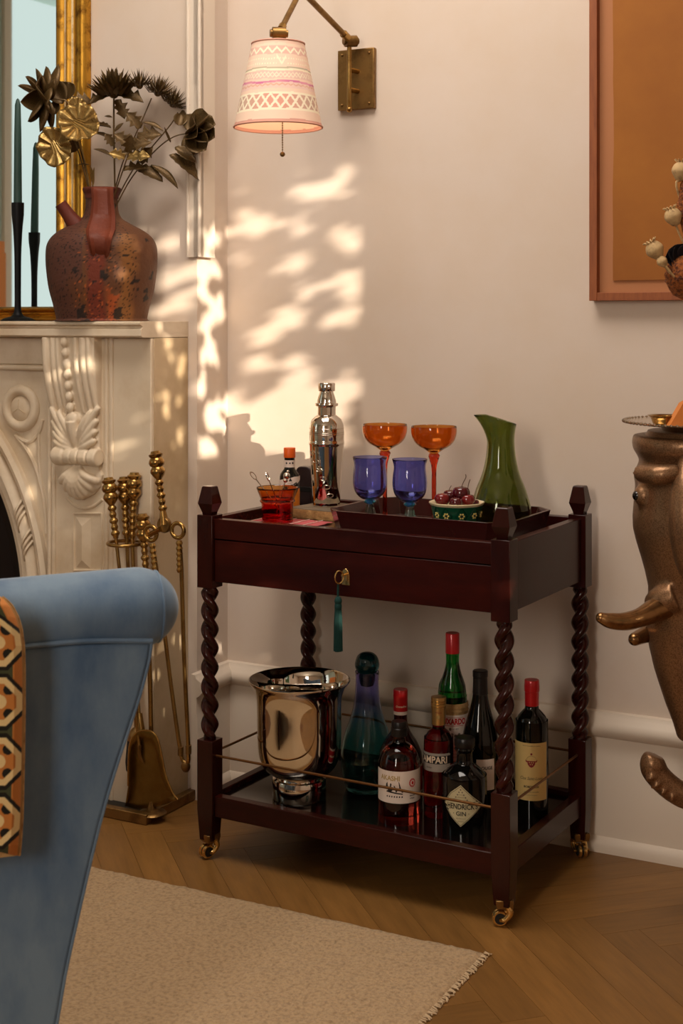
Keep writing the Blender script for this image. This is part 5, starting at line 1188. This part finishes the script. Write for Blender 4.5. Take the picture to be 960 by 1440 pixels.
# decanter
dc = thing('glass_decanter', 'blue to teal teardrop glass decanter with ball stopper on lower shelf', 'decanter', low(UX(516, .222), .222))
obj('decanter_body', MB().lathe([(0, 0), (.040, 0), (.047, .006), (.054, .030), (.0578, .060), (.0565, .085), (.050, .115), (.0395, .145), (.031, .175), (.0265, .205), (.0255, .235), (.0262, .252), (.0245, .252), (.0238, .235), (.0248, .205), (.0293, .175), (.0378, .145), (.0483, .115), (.0548, .085), (.056, .06), (.0522, .032), (.045, .012), (.036, .009), (0, .009)], 72, 3), 'g_decanter', dc)
obj('stopper', MB().lathe([(0, .222), (.014, .224), (.0185, .246), (.0212, .2525), (.0258, .262), (.0266, .272), (.022, .286), (.012, .294), (0, .296)], 48, 3), 'g_stop', dc, label='dark teal ball stopper')
# back bottle with the red cap
b = thing('liqueur_bottle', 'dark red bottle with red cap and red label behind the whisky', 'bottle', low(UX(563, .205), .205)); r = .046
obj('glass_body', MB().lathe([(0, 0), (r-.003, 0), (r, .005), (r, .085), (r-.004, .105), (.034, .122), (.022, .14), (.0155, .156), (.014, .175), (.014, .205), (0, .205)], 48, 2), 'g_blackred', b)
c = obj('cap', MB().lathe([(.0138, .178), (.0152, .179), (.0152, .214), (.0155, .215), (.0155, .229), (.0145, .231), (0, .231)], 36), 'red_foil', b)
cyl_patch(c, .0156, -3.1, 3.1, .179, .186, 'label_white', 'paper_band'); cyl_text(c, 'Grenadine', .0058, .0158, 0, .197, 'ink_cream', .0001, .4)
l = cyl_patch(b, r+.0005, -2.2, 2.2, .018, .078, 'label_white'); cyl_patch(l, r+.0009, -2.15, 2.15, .023, .073, 'label_red', 'red_field'); cyl_text(l, 'GRENADINE', .010, r+.0013, -1.25, .052, 'ink_cream', .0004)
# whisky
b = thing('whisky_bottle', 'round shouldered amber whisky bottle with cream brushwork label at front', 'bottle', low(UX(561, .088), .088)); r = .0425
obj('glass_body', MB().lathe([(0, 0), (r-.004, 0), (r, .005), (r, .108), (r-.002, .124), (.034, .141), (.022, .153), (.0155, .157), (.013, .160), (.012, .168), (.0128, .172), (0, .172)], 56, 2), 'g_akashi', b)
obj('screw_cap', MB().lathe([(.0125, .1705), (.0165, .171), (.0168, .186), (.0155, .1875), (.0155, .198), (.0145, .2), (0, .2)], 36, fn=lambda q, t, z: q*(1+.01*cos(t*24))), 'black_cap', b)
l = cyl_patch(b, r+.0005, -1.42, 1.42, .046, .110, 'label_white', seg=40); R_ = r+.0009
cyl_text(l, 'AKASHI', .0135, R_, -.50, .0955, 'ink_gold', .0003, sx=.95)
br = [[(-.030, .086), (-.027, .090), (-.026, .080), (-.029, .074), (-.031, .078)], [(-.026, .078), (-.020, .080), (-.016, .074), (-.020, .070), (-.026, .071)], [(-.014, .084), (-.0115, .083), (-.006, .073), (-.009, .070)], [(-.0040, .092), (-.0025, .091), (.001, .078), (.006, .071), (.003, .070), (-.002, .078)], [(-.030, .070), (.004, .066), (.005, .068), (-.028, .073)], [(-.021, .088), (-.018, .087), (-.019, .079), (-.022, .080)]]
for p_ in br: cyl_poly(l, dense([(x*1.02+.001, y-.002) for x, y in p_], 3), R_, 0, 0, 'ink', 'brush_stroke')
for k in range(7):
    x = -.0285+.0052*k; cyl_poly(l, dense([(x, .0605), (x+.0025, .0615), (x+.003, .0585), (x+.0005, .0575)], 2), R_, 0, 0, 'ink', 'kana_mark')
ring = [(.0078*cos(a), .0088*sin(a)) for a in [2*pi*k/32 for k in range(32)]]
cyl_poly(l, ring, R_, .62, .086, 'ink_red', 'seal'); cyl_poly(l, [(x*.62, y*.62) for x, y in ring], R_+.0003, .62, .086, 'label_white', 'seal_ring'); cyl_poly(l, [(x*.33, y*.4) for x, y in ring], R_+.0006, .62, .086, 'ink_red', 'seal_heart')
for k in range(12): cyl_poly(l, [(.0062*cos(k*pi/6)+.0008*cos(a), .0070*sin(k*pi/6)+.0008*sin(a)) for a in [0, 1.57, 3.14, 4.71]], R_+.0003, .62, .086, 'label_white', 'seal_dot')
cyl_text(l, 'blended', .0042, R_, .62, .061, 'ink', .0001, .3); cyl_text(l, 'whisky', .0042, R_, .60, .0555, 'ink', .0001, .3)
# campari
b = thing('aperitif_bottle', 'red aperitif bottle with ribbed gold cap and black white lettered label', 'bottle', low(UX(616.5, .155), .155)); r = .0305
obj('glass_body', MB().lathe([(0, 0), (r-.003, 0), (r, .004), (r, .146), (r-.002, .157), (.022, .170), (.0145, .176), (.0128, .182), (.0128, .215), (0, .215)], 48, 2), 'g_campari', b)
c = obj('cap', MB().lathe([(.013, .185), (.0145, .186), (.0145, .2195), (.0158, .220), (.0158, .2225), (.0148, .2235), (.0158, .2245), (.0158, .228), (.0148, .229), (.0158, .230), (.0158, .2335), (.0148, .2345), (.0158, .2355), (.0155, .2415), (0, .2425)], 40), 'gold_foil', b, label='ribbed gold screw cap and neck foil')
cyl_text(c, 'Milano', .005, .0148, -.1, .212, 'ink_dkred', 0, .3); cyl_poly(c, [(.0036*cos(a), .0042*sin(a)) for a in [2*pi*k/20 for k in range(20)]], .0148, -.1, .2025, 'ink_gold', 'seal')
l = cyl_patch(b, r+.0005, -2.1, .80, .096, .132, 'label_silver', seg=36); cyl_patch(l, r+.0009, -2.1, .80, .112, .1285, 'ink', 'black_band', 36); cyl_patch(l, r+.0010, -1.75, .7, .1295, .1335, 'label_silver', 'silver_edge', 30)
cyl_text(l, 'CAMPARI', .0192, r+.0014, -.58, .1198, 'ink_cream', .0005, sx=.88); cyl_text(l, 'bitter', .0062, r+.0010, -.75, .104, 'ink', 0, .3)
# maraschino
b = thing('maraschino_bottle', 'green liqueur bottle with red cap, straw jacket and white label', 'bottle', low(UX(636, .241), .241)); r = .032
obj('glass_body', MB().lathe([(0, 0), (r-.003, 0), (r-.0012, .004), (r-.0012, .205), (r-.002, .222), (.027, .246), (.019, .270), (.0145, .288), (.0138, .30), (.0138, .335), (0, .335)], 48, 2), 'g_lux', b)
rb = MB()
for k in range(7):
    a = 2*pi*k/7
    rb.tube([cyl(r-.0022, a, .226), cyl(.0272, a+.1, .246), cyl(.0225, a, .258)], .0012, 6)
obj('moulded_rib', rb, 'g_lux', b)
obj('cap', MB().lathe([(.0138, .3125), (.0148, .313), (.0148, .3535), (.0138, .355), (0, .355)], 36), 'red_foil', b)
obj('straw_jacket', MB().lathe([(r-.001, .001), (r+.0012, .002), (r+.0012, .1945), (r+.0022, .196), (r+.0012, .1985), (r+.0012, .2015), (r+.0024, .2035), (r+.0012, .206), (r+.0014, .211), (r-.0005, .2122)], 48), 'label_straw', b)
l = cyl_patch(b, r+.0018, -1.3, 1.3, .095, .190, 'label_white', seg=30); R_ = r+.0022
cyl_patch(l, R_, -.62, .62, .1675, .1685, 'ink_red', 'red_rule', 14); cyl_patch(l, R_, -.62, .62, .1845, .1852, 'ink_red', 'red_rule', 14); cyl_text(l, 'LUXARDO', .0165, R_, -.02, .1762, 'ink_red', .0007, sx=.72)
cyl_text(l, 'MARASCHINO', .0105, R_, .98, .140, 'ink_red', .0003, rot=pi/2, sx=.85); rr = random.Random(1)
for row in range(3):
    for k in range(6):
        th_ = -.56+.225*k; cyl_poly(l, [(.0030*cos(a), .0032*sin(a)) for a in [2*pi*i/10 for i in range(10)]], R_, th_, .150-.0085*row-(.003 if k % 2 else 0), 'ink_grey', 'medal')
cyl_text(l, 'dal 1821', .004, R_, .12, .1615, 'ink', 0); cyl_poly(l, [(.0028*cos(a), .0034*sin(a)) for a in [2*pi*i/10 for i in range(10)]], R_, -.22, .161, 'ink_grey', 'medal')
for k in range(4): cyl_text(l, 'maraschino originale', .0048, R_, 0, .122-.0062*k, 'ink_grey', 0)
# burgundy bottle
b = thing('wine_bottle', 'dark sloping shouldered wine bottle with plain black top behind the gin', 'bottle', low(UX(675, .215), .215)); r = .0385
obj('glass_body', MB().lathe([(0, 0), (r-.003, 0), (r, .004), (r, .135), (r-.002, .155), (.031, .18), (.0205, .215), (.0155, .24), (.014, .262), (.0138, .282), (0, .282)], 48, 3), 'g_wine', b)
obj('capsule', MB().lathe([(.0140, .243), (.0158, .243), (.0150, .262), (.0148, .2775), (.0158, .2785), (.0158, .2895), (.0145, .291), (0, .291)], 36), 'black_cap', b)
l = cyl_patch(b, r+.0005, -.3, .72, .055, .118, 'label_white'); cyl_text(l, 'ROUGE', .009, r+.0009, .2, .10, 'ink', .0002)
# gin
b = thing('gin_bottle', 'squat black apothecary gin bottle with cream diamond label', 'bottle', low(UX(653, .103), .103)); r = .0445
oct_ = lambda q, t, z: q*(1-.028*(1-abs(cos(t*4))) if .01 < z < .125 else 1)
obj('glass_body', MB().lathe([(0, 0), (r-.004, 0), (r, .004), (r, .104), (r-.001, .1065), (r-.003, .112), (r-.010, .120), (.024, .129), (.0175, .134), (.016, .142), (.016, .156), (.0185, .158), (.0185, .164), (0, .164)], 64, 2), 'g_dark', b)
obj('stopper', MB().lathe([(.013, .163), (.0185, .1645), (.0205, .168), (.0205, .180), (.0185, .184), (0, .185)], 36), 'black_cap', b)
l = cyl_poly(b, dense([(.0, .041), (.024, .0185), (.048, .0), (.025, -.0185), (.0, -.041), (-.022, -.022), (-.040, .0), (-.022, .024)], 3), r+.0005, -.26, .061, 'label_gin', 'label')
bd_ = MB(); dp = dense([(.0, .0385), (.023, .0172), (.0452, .0), (.0235, -.0172), (.0, -.0385), (-.0205, -.0205), (-.0375, .0), (-.0205, .0225)], 5)
bd_.tube([cyl(r+.0010, -.26+x/r, .061+y) for x, y in dp+dp[:1]], .0004, 5); obj('border_line', bd_, 'ink', l)
cyl_text(l, "HENDRICK'S", .0148, r+.0010, -.20, .0590, 'ink', .0003, sx=.78); cyl_text(l, '· GIN ·', .0118, r+.0010, -.24, .0455, 'ink', .0002)
for k, (t_, w_) in enumerate((('a most', .0045), ('unusual', .0045), ('distilled and', .004), ('bottled', .004))): cyl_text(l, t_, w_, r+.0010, -.26, (.0865, .0815, .0365, .0310)[k]-.003*(k < 2), 'ink_grey', 0, .2)
for sg in (-1, 1):
    for k in range(5): cyl_poly(l, [(.0016*cos(a), .0016*sin(a)) for a in [2*pi*i/8 for i in range(8)]], r+.0010, -.26+sg*.0045*(k*.7)/r, .093-.005*k, 'ink_grey', 'flourish')
# bordeaux
b = thing('wine_bottle', 'bordeaux wine bottle with red foil and cream crest label at right', 'bottle', low(UX(747.5, .258), .258)); r = .0335
obj('glass_body', MB().lathe([(0, 0), (r-.003, 0), (r, .004), (r, .178), (r-.001, .188), (.028, .201), (.017, .213), (.0138, .222), (.0135, .27), (0, .27)], 48, 2), 'g_wine', b)
obj('foil', MB().lathe([(.0137, .222), (.0146, .2225), (.0146, .2505), (.0158, .2515), (.0158, .2615), (.0150, .2735), (.0145, .2745), (0, .275)], 36), 'red_foil', b)
l = cyl_patch(b, r+.0005, -1.6, .92, .036, .153, 'cream_paper', seg=36); R_ = r+.0009; tc = -.16
cyl_text(l, 'mis en bouteille au chateau', .0034, R_, tc, .1475, 'ink', 0); cyl_poly(l, dense([(-.0085, .004), (.0085, .004), (.0075, -.003), (.004, -.0075), (0, -.0095), (-.004, -.0075), (-.0075, -.003)], 3), R_, tc, .113, 'ink_dkred', 'shield')
for x, y in ((-.004, .001), (0, .001), (.004, .001), (-.002, -.003), (.002, -.003)): cyl_poly(l, [(x+.0012*cos(a), y+.0012*sin(a)) for a in [2*pi*i/6 for i in range(6)]], R_+.0003, tc, .113, 'cream_paper', 'shield_dot')
for sg in (-1, 1): cyl_poly(l, dense([(sg*.0085, .004), (sg*.0125, .0065), (sg*.0115, .002), (sg*.0085, .001)], 2), R_, tc, .113, 'ink_dkred', 'scroll_end')
cyl_poly(l, [(.0022*cos(a), .0022*sin(a)) for a in [2*pi*i/12 for i in range(12)]], R_, tc, .131, 'ink_dkred', 'crest_ball'); cr_ = MB()
cr_.tube([cyl(R_+.0002, tc+.0105*cos(a)/R_, .117+.0105*sin(a)) for a in [pi*k/16 for k in range(17)]], .0004, 5); obj('crest_arch', cr_, 'ink_gold', l)
cyl_text(l, 'Clos Saint-Louis', .0088, R_, tc-.02, .081, 'ink', 0, .35, sx=.85); cyl_text(l, 'BORDEAUX', .006, R_, tc, .064, 'ink', .0002); cyl_text(l, 'appellation controlee', .0036, R_, tc, .054, 'ink', 0); cyl_text(l, 'grand vin de france', .0032, R_, tc, .0475, 'ink_grey', 0)
